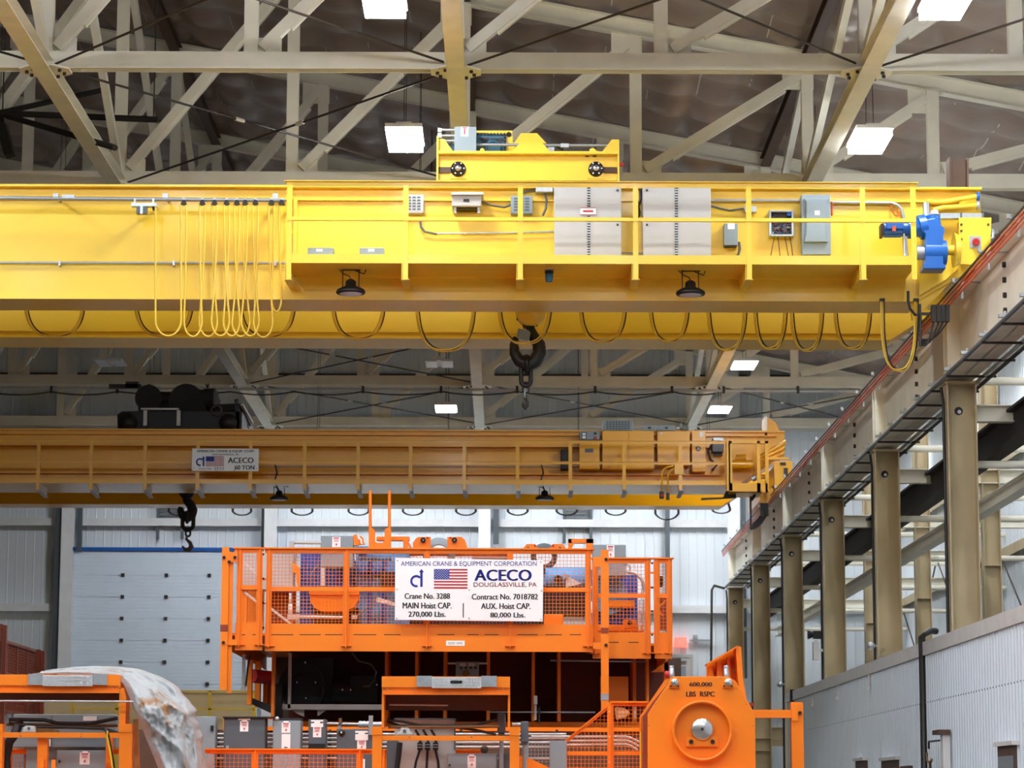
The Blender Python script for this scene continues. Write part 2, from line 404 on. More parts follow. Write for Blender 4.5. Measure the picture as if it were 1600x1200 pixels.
# ================================================================ ROOF TRUSSES (one per frame line)
NX = [-6.678 + 2.967*i for i in range(-5, 5)] + [7.36, 10.3]
def topz(x): return roofz(x) - .28
def truss():
    y = 0.0
    t = thing('roof_truss', 'x', 'truss', (0, 0, HC), 'cream steel roof trusses')
    MB().hbeam((NX[0]-2, y, HC), (XR-.1, y, HC), .25, .24, .02, .02, (0, 1, 0)).build('bottom_chord', M['cream'], t)
    MB().hbeam((NX[0]-2, y, topz(NX[0]-2)), (XR-.1, y, topz(XR-.1)), .22, .3, .016, .014).build('top_chord', M['cream'], t)
    for i, x in enumerate(NX):
        MB().hbeam((x, y, HC+.12), (x, y, topz(x)-.1), .2, .17, .012, .012, (0, 1, 0)).build('vertical', M['cream'], t)
        if i+1 < len(NX):
            x2 = NX[i+1]; d = Vector((x2-x-.25, 0, topz(x2)-HC-.45))
            p0, p1 = Vector((x+.16, y, HC+.2)), Vector((x+.16, y, HC+.2)) + d
            dn = d.normalized()
            n_ = Vector((-dn.z, 0, dn.x))
            MB().beam(p0, p1, .16, .16, n_).beam(p0+dn*.5-n_*.1, p1-dn*.4-n_*.1, .1, .05, n_).build('diagonal', M['cream'], t)
            MB().box(x+.02, x+.44, y-.012, y+.012, HC+.1, HC+.36).build('gusset', M['cream'], t)
            MB().box(x2-.42, x2+.12, y-.012, y+.012, topz(x2)-.52, topz(x2)-.08).build('gusset', M['cream'], t)
    for x in NX[1::2][:3] if False else (-6.678, -.744, 5.19):
        pl = [(x+.34*math.cos(PI/8+PI/4*q)*1.15, y+.34*math.sin(PI/8+PI/4*q)*1.1) for q in range(8)]
        m = MB(); m.add([(a, b, HC-.15) for a, b in pl]+[(a, b, HC-.125) for a, b in pl], [tuple(range(8)), tuple(range(15, 7, -1))]+[(q, (q+1) % 8, (q+1) % 8+8, q+8) for q in range(8)])
        g = m.build('node_plate', M['cream'], t)
        m = MB()
        for q in range(8):
            a, b = .27*math.cos(PI/4*q+.2), .25*math.sin(PI/4*q+.2); m.cyl((x+a, y+b, HC-.19), (x+a, y+b, HC-.15), .026, n=6)
        m.build('bolt', M['dark'], g)
    return t
tr0 = truss()
names = ['cream roof truss overhead, nearer than every other and mostly above the picture', 'cream roof truss with its pale bottom chord across the top of the picture', 'cream roof truss whose bottom chord skims the top of the big yellow crane',
  'cream roof truss, second behind the big yellow crane, chord hidden by its girder', 'cream roof truss just behind and below the big yellow crane girder', 'cream roof truss with a white air pipe running along its bottom chord', 'cream roof truss farthest back, just above the smaller crane']
tr0.location = (0, DK[0], HC); tr0['label'] = names[0]
for k in range(1, 7):
    dup(tr0, (0, BAY*k, 0), names[k])
# longitudinal struts, sway braces and tie rods between trusses
lineX = [(-6.678, 'left'), (-.744, 'middle'), (5.19, 'right')]
bn = ['over the camera side', 'over the big crane', 'behind the big crane', 'between the two cranes', 'before the air pipe', 'over the smaller crane']
sid = {'left': 'left of the trolley', 'middle': 'above the yellow trolley', 'right': 'above the white cabinets'}
for (x, s) in lineX:
    o = MB().hbeam((x, DK[0], HC-.12), (x, DK[6], HC-.12), .26, .22, .016, .012, (0, 0, 1)).build('roof_strut', M['cream']); tag(o, 'long cream strut tying the truss bottom chords, %s' % sid[s], 'beam', 'lengthwise roof struts')
    o = MB().hbeam((x, DK[0], topz(x)-.02), (x, YB-.3, topz(x)-.02), .2, .2).build('roof_purlin', M['brown']); tag(o, 'brown lengthwise purlin under the quilted roof, %s' % sid[s], 'beam', 'brown roof purlins')
    for k in range(1, 7):
        o = MB().beam((x, DK[k], HC+.1), (x, DK[k-1], topz(x)-.2), .15, .12, (1, 0, 0)).build('sway_brace', M['cream']); tag(o, 'cream slanting brace %s, %s' % (sid[s], bn[k-1]), 'brace', 'slanting roof braces')
def rod(x0, k0, x1, k1, lab, z=HC-.05):
    a, b = Vector((x0, DK[k0], z)), Vector((x1, DK[k1], z)); d = b-a
    m = MB().cyl(a+d*.03, b-d*.03, .018, n=6); t = thing('tie_rod', lab, 'rod', a, 'crossed roof tie rods'); m.build('rod', M['rod'], t)
    p = a+d*.42; MB().cyl(p-d*.01, p+d*.01, .035, n=6).build('turnbuckle', M['cap'], t)
def xr(i, k, where):
    xa, xb = [-12.612, -6.678, -.744, 5.19, 10.3][i:i+2]
    rod(xa, k, xb, k+1, 'dark tie rod %s, running away to the right' % where); rod(xb, k, xa, k+1, 'dark tie rod %s, running away to the left' % where, HC-.1)
xr(1, 0, 'at top left nearest the camera'); xr(2, 0, 'at top right nearest the camera'); xr(3, 0, 'at the top right corner'); xr(0, 0, 'beyond the left edge at the top')
xr(1, 1, 'left of the yellow trolley'); xr(1, 4, 'behind the hook of the big crane'); xr(1, 5, 'over the smaller crane on the left'); xr(2, 5, 'over the smaller crane in the middle'); xr(3, 5, 'over the end of the smaller crane')
# ---------------------------------------------------------------- high-bay lamps
def lamp(x, y, lit, lab, wing=False, z=10.37+CZ, drop=.11):
    t = thing('ceiling_or_added_light', lab, 'lamp', (x, y, z), 'high-bay and added lamps')
    m = MB()
    if wing:
        for s in (-1, 1): m.box(x+s*.19-.14, x+s*.19+.14, y-.5, y+.5, z, z+.05)
        m.box(x-.06, x+.06, y-.5, y+.5, z+.02, z+.12)
    else: m.box(x-.29, x+.29, y-.64, y+.64, z, z+.06).box(x-.12, x+.12, y-.5, y+.5, z+.06, z+.12)
    m.build('housing', M['fixture'], t)
    m = MB()
    if wing:
        for s in (-1, 1): m.box(x+s*.19-.13, x+s*.19+.13, y-.48, y+.48, z-.012, z-.001)
    else: m.box(x-.27, x+.27, y-.62, y+.62, z-drop, z-.001)
    m.build('lens', (M['lens'] if z > 11.8 else M['lensadded']) if lit else M['lensoff'], t)
    m = MB()
    for s in (-1, 1): m.tube([(x, y+s*.45, z+.1), (x, y+s*.2, roofz(x)-.05)], .006, 4)
    m.build('hanger', M['dark'], t)
LX = [-17.4, -9.56, -1.62, 5.75]
vis = {(0, 2): 'lit lamp cut by the top edge, left of centre', (0, 3): 'lit lamp at the very top near the right corner', (1, 2): 'lit square lamp up left of the yellow trolley', (1, 3): 'lit lamp above the right end of the big yellow crane',
       (4, 1): 'unlit twin-panel lamp above the dark hoist machinery on the left', (4, 2): 'unlit twin-panel lamp just under the big crane, left of its hook', (4, 3): 'lit lamp just below the right half of the big crane', (5, 2): 'lit lamp above the middle of the smaller crane', (5, 3): 'lit lamp above the electrical cabinets of the smaller crane'}
for k in range(-4, 6):
    for i, x in enumerate(LX):
        y = 34.52 + BAY*k
        if k == 4 or k == 5: y += .05
        lit = not (k == 3 and i < 3) and not (k == 4 and i < 3) and not (k == 2 and i < 3) and not (k == 5 and i < 1) and not (k == 1 and i < 2) and not (k == 0 and i == 0)
        wing = (k == 4 and i in (1, 2))
        lab = vis.get((k, i))
        if lab is None:
            if k < 0 or (k == 0 and i < 2): lab = 'added in-between roof lamp over the camera side of the hall, out of the picture'
            else: lab = 'high-bay roof lamp hidden behind the cranes or beyond the left edge'
        lamp(x, y, lit, lab, wing, drop=.11 if k < 3 else .015)
for k in range(-3, 0):
    for x in (-13.4, -5.59, 2.06): lamp(x, 34.52+BAY*k, True, 'added in-between roof lamp over the camera side of the hall, out of the picture')  # extra unseen rows, added to light the near side
for i, x in enumerate((-5.2, -1.6, 2, 5.6)): lamp(x, 74.9, True, 'added unseen low lamp in front of the end wall behind the smaller crane, %s from the left' % ORD[i], False, 9.7+CZ, .015)  # unseen lamps added to brighten the end wall
# strip lamps added to brighten the side aisle behind the columns
for k in range(-1, 6):
    x, y, z = 10.2, DK[0]+3.8+BAY*k, 11.2
    t = thing('added_aisle_light', 'added strip lamp under the low roof of the side aisle behind the columns', 'lamp', (x, y, z), 'added side aisle strip lamps')
    MB().box(x-.12, x+.12, y-.7, y+.7, z, z+.06).build('housing', M['fixture'], t)
    MB().box(x-.1, x+.1, y-.68, y+.68, z-.02, z-.001).build('lens', M['lens'], t)
    MB().tube([(x, y, z+.06), (x, y, roofz(x))], .006, 4).build('hanger', M['dark'], t)
# ================================================================ CRANE RUNWAY ON THE RIGHT
XC = 6.444; HB = 5.908 + CZ; RT = HB + 1.08            # column centre line, beam seat, beam top
t = thing('runway_beam', 'long cream crane runway beam on the row of columns', 'beam', (XC, D0, HB))
MB().box(XC-.008, XC+.008, 20, YB-1.4, HB, RT-.02).build('web', M['cream'], t)
MB().box(XC-.2, XC+.2, 20, YB-1.4, HB, HB+.025).build('bottom_flange', M['cream'], t)
MB().box(XC-.2, XC+.2, 20, YB-1.4, RT-.025, RT).build('top_flange', M['cream'], t)
MB().box(XC-.035, XC+.035, 20, YB-1.6, RT+.06, RT+.1).box(XC-.01, XC+.01, 20, YB-1.6, RT+.02, RT+.06).box(XC-.06, XC+.06, 20, YB-1.6, RT, RT+.02).build('rail', M['brown'], t)
for k in range(7):
    for dy in (-.16, .16):
        MB().box(XC-.19, XC-.008, DK[k]+dy-.01, DK[k]+dy+.01, HB+.025, RT-.025).build('stiffener', M['cream'], t)
    m = MB()
    for q in range(5): m.cyl((XC-.05, DK[k]-3.8, HB+.12+q*.2), (XC-.008, DK[k]-3.8, HB+.12+q*.2), .04, n=6); 
    m.build('splice_bolts', M['dark'], t)
# conductor bars: four insulated copper bars one above the other on brackets
t = thing('conductor_rail', 'four orange conductor bars running along the runway beam', 'rail', (6.09, D0, 6.9+CZ))
for q in range(4):
    z = RT - .05 - q*.048; x = 6.11 + .012*q
    MB().box(x-.011, x+.011, 20, YB-1, z-.011, z+.011).build('conductor_bar', M['copper'] if q else M['black'], t)
for k in range(27):
    y = 22 + k*2.06
    MB().box(6.06, XC-.01, y-.02, y+.02, RT-.04, RT-.025).box(6.05, 6.09, y-.03, y+.03, RT-.03, RT+.02).box(6.172, 6.2, y-.015, y+.015, RT-.26, RT-.04).build('bracket', M['galv'], t)
# pipes clamped along the underside of the beam with cross bars
t = thing('pipe_run', 'pair of dark pipes clamped under the runway beam with cross bars between', 'pipe', (XC, D0, HB))
MB().cyl((XC-.27, 20, HB-.02), (XC-.27, YB-1.6, HB-.02), .032, n=8).build('pipe', M['dgrey'], t)
for q, dx in enumerate((.24, .34)):
    MB().cyl((XC+dx, 20, HB-.04), (XC+dx, YB-1.6, HB-.04), .03, n=8).build('pipe', M['dark' if q else 'galv'], t)
for k in range(38):
    y = 22 + k*1.42
    MB().box(XC-.3, XC+.4, y-.02, y+.02, HB-.075, HB-.045).build('cross_bar', M['dark'], t)
    MB().box(XC-.33, XC-.2, y-.04, y+.04, HB+.02, HB+.06).cyl((XC-.25, y, HB), (XC-.25, y, HB+.1), .018, n=6).build('clamp', M['galv'], t)
MB().tube([(XC-.27, YB-1.6, HB-.02), (XC-.3, YB-1.4, HB-.05), (W(1116, 915, 76.3)), (W(1112, 922, 76.3)), (W(1111, 1060, 76.3))], .035, 8).build('down_pipe', M['dark'], t)
# crane columns
cl = ['nearest large tan crane column at the right, its foot behind the office roof edge', 'second tan crane column, just left of the nearest one', 'third tan crane column, with a black siren on its left side', 'fourth tan crane column, standing at the far end of the office',
      'fifth tan crane column, beyond the far end of the office', 'farthest tan crane column, near the end of the conductor bars']
for k in range(1, 7):
    y = DK[k]; t = thing('crane_column', cl[k-1], 'column', (XC, y, 0), 'crane columns')
    MB().hbeam((XC, y, 0), (XC, y, HB-.08), .36, .42, .022, .016, (1, 0, 0)).build('shaft', M['tan'], t)
    MB().box(XC-.24, XC+.24, y-.2, y+.2, HB-.08, HB-.045).build('cap_plate', M['tan'], t)
    MB().cyl((XC-.02, y-.014, HB-.45), (XC-.02, y-.009, HB-.45), .062, n=9).build('lifting_hole', M['black'], t)
    MB().cyl((XC-.01, y-.016, HB-.46), (XC-.01, y-.0145, HB-.46), .028, n=8).build('painted_hole_light', M['cap'], t)  # pale disc painting the light seen through the hole
    for z in (3.25, 3.55) if k < 4 else (2.9, 3.2):
        MB().box(XC-.19, XC+.19, y-.17, y-.008, z, z+.02).build('stiffener', M['tan'], t)
    MB().box(XC-.28, XC+.28, y-.26, y+.26, 0, .03).build('base_plate', M['tan'], t)
    o = MB().tube([(XC-.25, y-.1, 0), (XC-.25, y-.1, HB-.35), (XC-.27, y-.06, HB-.12)], .022, 6).build('riser_pipe', M['black']); tag(o, 'black vertical pipe strapped to the %s crane column' % ORD[k-1], 'pipe', 'column riser pipes')
for k, pxs in ((1, (1528, 1600)),):
    pass
oc = ['tan roof column right of the nearest crane column', 'tan roof column between the first and second crane columns', 'tan roof column between the second and third crane columns', 'tan roof column behind the third crane column', 'tan roof column far down the side aisle', 'tan roof column at the end wall of the side aisle']
XO = 8.2
for k in range(1, 7):
    y = DK[k]; t = thing('roof_column', oc[k-1], 'column', (XO, y, 0), 'side aisle roof columns')
    MB().hbeam((XO, y, 0), (XO, y, 8.9), .26, .3, .016, .012, (1, 0, 0)).build('shaft', M['tan'], t)
    for z in (3.6, 4.6, 5.6, 6.6): MB().box(XO-.134, XO+.134, y-.125, y-.006, z, z+.015).build('batten', M['tan'], t)
    # frame members running out to the side wall
    for (z, r, lab) in ((5.92+CZ, .06, 'round tan strut from the crane column to the side wall'), (4.72+CZ, .055, 'lower round tan strut across the side aisle')):
        o = MB().cyl((XC+.22, y+.2, z), (XR-.02, y+.2, z), r, n=10).build('aisle_strut', M['cream']); tag(o, lab + ', at the %s crane column' % ORD[k-1], 'strut', 'side aisle struts')
    o = MB().hbeam((XC+.22, y, 5.42+CZ), (XR-.02, y, 5.42+CZ), .2, .24, .014, .01).build('aisle_beam', M['cream']); tag(o, 'pale beam across the side aisle at the %s crane column' % ORD[k-1], 'beam', 'side aisle beams')
    o = MB().hbeam((XC+.22, y, 3.32), (XR-.02, y, 3.32), .2, .32, .014, .01).build('aisle_beam', M['tan']); tag(o, 'tan floor beam behind the office roof edge at the %s crane column' % ORD[k-1], 'beam', 'side aisle floor beams')
    if k < 6:
        for s in (0, 1):
            a, b = Vector((10.9, y+.2, 3.6 if s else 7.6)), Vector((10.9, y+BAY-.2, 7.6 if s else 3.6))
            o = MB().cyl(a, b, .02, n=6).build('brace_rod', M['rod']); tag(o, 'dark crossed brace rod on the side wall, bay %s' % ORD[k-1] + (' rising away' if s else ' falling away'), 'rod', 'side wall brace rods')
# longitudinal beam in the aisle, its shaded side put into the colour
t = thing('aisle_runway', 'lengthwise beam coloured dark for shade, hanging in the side aisle behind the crane columns', 'beam', (7.35, D0, 7))
z0 = W(1360, 848, 52).z
MB().box(7.2, 7.24, 22, 76.4, 6.72, 7.14).build('web', M['dark_and_shade'], t); MB().box(7.1, 7.34, 22, 76.4, 6.68, 6.72).build('bottom_flange', M['dark_and_shade'], t); MB().box(7.1, 7.34, 22, 76.4, 7.14, 7.18).build('top_flange', M['dark_and_shade'], t)
o = MB().hbeam((7.62, 22, 6.3), (7.62, 76.4, 6.3), .2, .22).build('aisle_girt', M['cream']); tag(o, 'pale lengthwise beam just below the dark aisle beam', 'beam')
# hanging chain
t = thing('hand_chain', 'thin hand chain hanging in the aisle right of the nearest crane column', 'chain', W(1561, 560, 40))
for q in range(26):
    p = W(1561, 572+q*2.4, 40); m = MB(); e = .012
    m.tube([p+Vector((e*math.cos(a) if q % 2 else 0, 0 if q % 2 else e*math.cos(a), .022*math.sin(a))) for a in [PI/3*j for j in range(6)]], .005, 4, True)
    m.build('link', M['galv'], t)
MB().tube([W(1561, 572, 40), W(1561, 565, 40)], .008, 4).build('hook', M['dark'], t); MB().cyl(Vector((XC+.2, 40, W(1561, 565, 40).z)), W(1562, 565, 40), .02, n=6).build('arm', M['galv'], t)
# siren and small fixtures on the columns
t = thing('siren', 'black horn siren on the third crane column', 'siren', W(1270, 992, DK[3]-.2))
MB().cyl(W(1262, 992, DK[3]-.3), W(1272, 992, DK[3]-.3), .09, .04, 12).build('horn', M['black'], t); MB().rp(1271, 986, 1283, 998, DK[3]-.34, .15).build('driver', M['black'], t)
o = MB().rp(1271, 1003, 1280, 1031, DK[3]-.34, .2).rp(1273, 1000, 1278, 1003, DK[3]-.3, .1).rp(1276, 1014, 1286, 1018, DK[3]-.2, .1).build('junction_box', M['cap']); tag(o, 'small pale box on the third crane column below the siren', 'box')
for (px, py, k) in ((1219, 1069, 4), (1361, 1009, 2)):
    c = W(px, py, DK[k]-.25)
    t = thing('bulkhead_lamp', 'small round grey lamp at the foot of the %s crane column' % ('second' if k == 2 else 'fourth'), 'lamp', c)
    MB().lathe(c, [(0, -.06), (.05, -.05), (.07, 0), (.07, .06), (0, .06)], 12).build('body', M['galv'], t); MB().cyl(c+Vector((.04, .03, 0)), c+Vector((.14, .1, 0)), .015).build('arm', M['galv'], t)
# ================================================================ OFFICE WITH RIBBED SIDING
XW = 5.994; ZW = 2.2 + CZ; YO = 58.2
t = thing('site_office', 'low office clad in pale ribbed metal sheets under the runway', 'building', (XW, 40, 0))
MB().box(XW+.05, XC-.3, 18, YO-.02, 0, ZW-.06).build('core_wall', M['office'], t)
for k in range(6): pass
MB().box(XW-.05, XW+.28, 18, YO, ZW-.17, ZW+.02).build('roof_edge', M['cap'], t)
m = rib_panel(1.0, ZW-.17, .2, .03, .05, .025, 1); sh = m.build('siding_panel', M['office'], t)
for i in range(40):
    o = sh if i == 0 else sh.copy()
    if i: C.objects.link(o); o.parent = t
    o.location = (XW - t.location.x, 19.2+i - t.location.y, -t.location.z); o.rotation_euler = (0, 0, -PI/2)
e = sh.copy(); C.objects.link(e); e.parent = t; e.location = (XW - t.location.x, YO - t.location.y, 0)
e.rotation_euler = (0, 0, PI); e.location.x += .45; e.scale.x = .45
# screw line, windows, door canopies
m = MB()
for i in range(150): m.cyl((XW-.035, 24.1+i*.2, 1.36+CZ), (XW-.028, 24.1+i*.2, 1.36+CZ), .012, n=5)
stuff(m.build('screws', M['dgrey'], t))
def xw(px, py):                                        # where a pixel meets the office face
    lo, hi = 15.0, 75.0
    for _ in range(40):
        md = (lo+hi)/2
        if W(px, py, md).x < XW: lo = md
        else: hi = md
    return lo, W(px, py, lo).z
for i, (xa, xb, yt) in enumerate(((1383, 1408, 1187), (1566, 1593, 1164), (1342, 1357, 1188))):
    ya, za = xw(xb, yt); yb2, _ = xw(xa, yt)
    f = MB().box(XW-.06, XW+.02, ya, yb2, 1.0, za).build('window_frame', M['brown'], t)
    MB().box(XW-.065, XW-.06, ya+.05, yb2-.05, 1.05, za-.12).build('pane', M['glass'], f)
    MB().box(XW-.1, XW, ya-.05, yb2+.05, za, za+.05).build('drip_cap', M['cap'], f)
o = MB().tube([(XW-.05, xw(1446, 1000)[0], 0), (XW-.05, xw(1446, 1000)[0], ZW+.1), (XW+.1, xw(1446, 1000)[0]+.2, ZW+.2), (XC-.25, xw(1446, 1000)[0]+.3, ZW+.2)], .05, 8).build('down_pipe', M['black']); tag(o, 'black vertical pipe on the ribbed office wall', 'pipe')
o = MB().tube([(XW-.05, 56.8, 0), (XW-.05, 56.8, ZW+.05)], .05, 8).build('down_pipe', M['black']); tag(o, 'black pipe at the far end of the ribbed office wall', 'pipe')
yy, zz = xw(1488, 1145)
t = thing('wall_duct', 'narrow pale duct with a valve on the ribbed office wall near the bottom right', 'duct', (XW, yy, zz))
MB().box(XW-.14, XW-.04, yy-.06, yy+.12, .8, zz-.02).build('duct', M['cap'], t); MB().box(XW-.2, XW-.04, yy-.1, yy+.45, zz-.02, zz+.04).build('duct_cap', M['brown'], t)
MB().tube([(XW-.16, yy+.1, zz-.1), (XW-.18, yy+.9, zz-.1), (XW-.18, yy+.9, zz-.2)], .014, 6).build('pipe', M['dark'], t)
t = thing('valve', 'bronze valve assembly on the office wall beside the pale duct', 'valve', (XW-.2, yy+.5, zz-.6))
MB().cyl((XW-.2, yy-.1, zz-.66), (XW-.2, yy+1.1, zz-.66), .04).build('pipe', M['brick'], t); MB().lathe((XW-.2, yy+.7, zz-.66), [(0, -.1), (.07, -.07), (.09, 0), (.07, .08), (0, .12)], 12, 'Z').build('body', M['brick'], t)
MB().tube([(XW-.2, yy+.7, zz-.56), (XW-.2, yy+.7, zz-.4), (XW-.2, yy+.55, zz-.35)], .02).tube([(XW-.2, yy+.7, zz-.4), (XW-.2, yy+.95, zz-.35), (XW-.2, yy+.95, zz-.25)], .015).build('handle', M['brick'], t)
yy, zz = xw(1418, 1197)
t = thing('notice_board', 'small framed notice board on the office wall at the bottom edge', 'board', (XW, yy, zz))
MB().box(XW-.07, XW-.02, yy-.7, yy+.3, zz-.8, zz).build('frame', M['brown'], t); MB().box(XW-.075, XW-.07, yy-.3, yy+.25, zz-.75, zz-.05).build('paper', M['white'], t)
for (px, pyt, pyb) in ((1274, 1087, 1102), (1313, 1070, 1091), (1362, 1053, 1076)):
    yy, zz = xw(px, pyt); z2 = zz - (pyb-pyt)*SC(yy)
    o = MB().box(XW-.06, XW-.03, yy-.02, yy+.02, z2, zz).box(XW-.09, XW-.05, yy-.03, yy+.02, z2-.02, z2+.03).build('bracket', M['cap']); tag(o, 'short pale bracket under the office roof edge, at %s' % {1274: 'its far end', 1313: 'the middle of the three', 1362: 'the nearest of the three'}[px], 'bracket')
# air pipe and cable on the truss behind the smaller crane
y = DK[5]-.25
t = thing('air_pipe', 'white horizontal air pipe along a far roof truss with a drooping cable', 'pipe', W(400, 610, y))
MB().cyl(W(-30, 607, y), W(1345, 611, y), .035, n=8).build('pipe', M['white'], t)
for q, px in enumerate((80, 183, 567, 689, 808, 930, 1050, 1131, 1247)):
    MB().rp(px-2, 603, px+2, 614, y-.05, .1).build('clip', M['dark'], t)
pts = []
hang = (-20, 80, 183, 360, 460, 567, 689, 808, 930, 1050, 1131)
for a, b in zip(hang[:-1], hang[1:]):
    for q in range(6):
        s = q/6; pts.append(W(a+(b-a)*s, 612 + 20*s*(1-s), y-.06))
MB().tube(pts, .02, 6).build('cable', M['dark'], t)

# dark tube heater high at the left
t = thing('tube_heater', 'dark tubes of a heater hung under the roof at the upper left', 'heater', W(60, 178, 45))
for (a, b, r) in (((4, 177, 45), (246, 187, 45), .055), ((6, 175, 45), (168, 139, 49), .05), ((10, 181, 45), (180, 231, 42), .05), ((-60, 181, 45), (6, 177, 45), .07)):
    MB().cyl(W(*a), W(*b), r, n=8).build('tube', M['dark_and_shade'], t)
MB().prismp([(-6, 196), (8, 192), (20, 238), (6, 242)], 44.8, .3).build('burner_box', M['dark_and_shade'], t); MB().cyl(W(2, 178, 45), W(4, 200, 44.9), .04, n=6).build('drop', M['dark_and_shade'], t)
for a in ((4, 177, 45), (240, 187, 45)):
    p = W(*a); MB().tube([p, (p.x, p.y, roofz(p.x)-.02)], .012, 5).build('hanger', M['dark'], t)
# ================================================================ BIG YELLOW CRANE
DR, DW = 35.7, 36.7                                    # handrail plane, girder web plane
Y = M['yellow']
ZB1 = W(800, 470, DW).z; ZT1 = W(800, 293, DW).z; ZP = W(800, 412, DR).z
cr = thing('bridge_crane', 'big bright yellow overhead crane with a walkway and white cabinets across the hall', 'crane', (0, 38.6, ZB1))
XG0 = -16.0; xe = W(1532, 300, DW).x; xb = W(1436, 470, DW).x
def girder(name, y0, y1, zb, zt, xb, xe, ztap, lipl, xs=XG0):
    m = MB().prism([(xs, zb), (xb, zb), (xe, zb+(zt-zb)*ztap), (xe, zt), (xs, zt)], y0, y1)
    g = m.build(name, Y, cr)
    MB().box(xs, xe, y0-lipl, y1+lipl, zt, zt+.03).build('top_flange', Y, g)
    MB().box(xs, xb-.02, y0-.035, y1+.035, zb-.03, zb).build('bottom_flange', Y, g)
    return g
g1 = girder('front_girder', DW, DW+.83, ZB1+.03, ZT1-.03, xb, xe, .33, .12)
# stiffening angle under the top flange along the face
MB().box(XG0, xe-.3, DW-.06, DW, ZT1-.2, ZT1-.185).build('stiffener', Y, g1)
g2 = girder('rear_girder', 39.86, 40.72, ZB1+.03, ZT1-.03, W(1393, 535, 40).x, xe, .33, .1)
MB().box(XG0, W(1380, 535, 40).x, 39.8, 39.86, ZB1+.09, ZB1+.1).build('seam', Y, g2)
MB().box(XG0, xe-1, DW+.3, DW+.5, ZT1, ZT1+.06).box(XG0, xe-1, 40.2, 40.4, ZT1, ZT1+.06).build('trolley_rail', M['brown'], cr)
# walkway
xl, xr_ = W(449, 400, DR).x, W(1432, 400, DR).x
wk = MB().box(xl, xr_, DR, DW-.005, ZP, ZP+.008).build('walkway', Y, cr)
MB().box(xl, xr_, DR-.006, DR, ZP, ZP+.12).build('toe_board', Y, wk)
MB().box(xl, xl+.006, DR, DW, ZP, ZP+.12).build('toe_board', Y, wk)
zr = W(800, 285, DR).z; zm = W(800, 343, DR).z
MB().box(xl-.05, xr_+.04, DR-.05, DR+.05, zr, zr+.008).box(xl-.03, xr_+.02, DR-.004, DR+.004, zr-.065, zr).build('top_rail', Y, cr)
MB().box(xl, xr_, DR-.03, DR+.03, zm-.022, zm-.016).box(xl, xr_, DR-.005, DR, zm-.022, zm+.03).build('mid_rail', Y, cr)
for px in (452, 634, 813, 993, 1170, 1348, 1427):
    x = W(px, 350, DR).x; zt_ = zr; zb_ = W(px, 437, DR).z
    MB().box(x-.035, x+.035, DR-.016, DR-.01, zb_, zt_).box(x+.028, x+.035, DR-.01, DR+.05, zb_, zt_).build('rail_post', Y, cr)
    if px != 1427:
        zz = W(px, 452, DW).z
        p0, p1 = Vector((x, DR-.02, zb_)), Vector((x+.02, DW, zz-.04))
        MB().prism([(x-.06, 0), (x-.05, 0), (x-.05, 1), (x-.06, 1)], 0, 1) if False else None
        m = MB(); a = x-.05
        for (u0, u1) in ((a, a+.008),):
            m.add([(u0, DR-.01, ZP), (u0, DR-.01, zb_), (u0, DW, zz), (u0, DW, ZP), (u1, DR-.01, ZP), (u1, DR-.01, zb_), (u1, DW, zz), (u1, DW, ZP)],
                  [(0, 1, 2, 3), (7, 6, 5, 4), (0, 4, 5, 1), (1, 5, 6, 2), (2, 6, 7, 3), (3, 7, 4, 0)])
        m.beam((x, DR-.01, zb_), (x, DW, zz), .11, .008)
        m.build('bracket', Y, cr)
# end closing rail on the left end of the walkway
MB().box(xl-.004, xl, DR, DW, zr-.06, zr).box(xl-.004, xl, DR, DW, zm-.03, zm+.03).box(xl, xl+.05, DW-.08, DW-.02, ZP, ZT1-.2).build('end_rail', Y, cr)
# ---- control gear on the girder face (each box its own part)
def face_box(name, x0, y0, x1, y1, m, dep=.2, D=DW, parent=None, bevel=.008):
    return MB().rp(x0, y0, x1, y1, D-dep, dep).build(name, m, parent or cr, bevel)
DC = DW-.32
for (x0, x1, xm, hx) in ((866, 971, 920, 965), (1005, 1111, 1057, 1011)):
    c = face_box('control_cabinet', x0, 290, x1, 401, M['white'], .32)
    for (a, b_) in ((x0+1, xm-2), (xm+2, x1-1)):
        MB().rp(a, 291, b_, 400, DC-.012, .014).build('door', M['white'], c, .003)
    MB().rp(xm-1.6, 292, xm+1.6, 400, DC-.016, .02).build('hinge', M['galv'], c)
    m = MB()
    for q in range(27): m.rp(xm-2.2, 293+q*4, xm+2.2, 294.6+q*4, DC-.024, .02)
    m.build('hinge_knuckles', M['dark'], c)
    for y_ in (297, 351): MB().rp(hx-1.5, y_-1.5, hx+1.5, y_+1.5, DC-.03, .02).build('latch', M['dark'], c)
    if x0 == 866:
        lb = MB().rp(907, 325, 931, 335, DC-.03, .02).build('label_plate', M['signwhite'], c)
        MB().rp(906.4, 324.4, 931.6, 325.2, DC-.032, .004).rp(906.4, 334.8, 931.6, 335.6, DC-.032, .004).rp(911, 328.5, 927, 331.5, DC-.032, .004).build('print', M['red'], lb)
def vent(x0, y0, x1, y1):
    b = face_box('vent_box', x0, y0, x1, y1, M['grey'] if x0 > 700 else M['white'], .12)
    m = MB()
    for i in range(5):
        for j in range(3):
            xa = x0+4+(x1-x0-8)*j/3+1; ya = y0+3+(y1-y0-6)*i/5
            m.rp(xa, ya, xa+(x1-x0-8)/3-2, ya+2.6, DW-.125, .01)
    m.build('louvre', M['dgrey'], b)
vent(632, 304, 662, 333); vent(798, 306, 832, 334)
b = face_box('isolator_box', 706, 303, 752, 322, M['white'], .3); MB().rp(705, 300, 755, 304, DW-.36, .36).build('lid', M['white'], b)
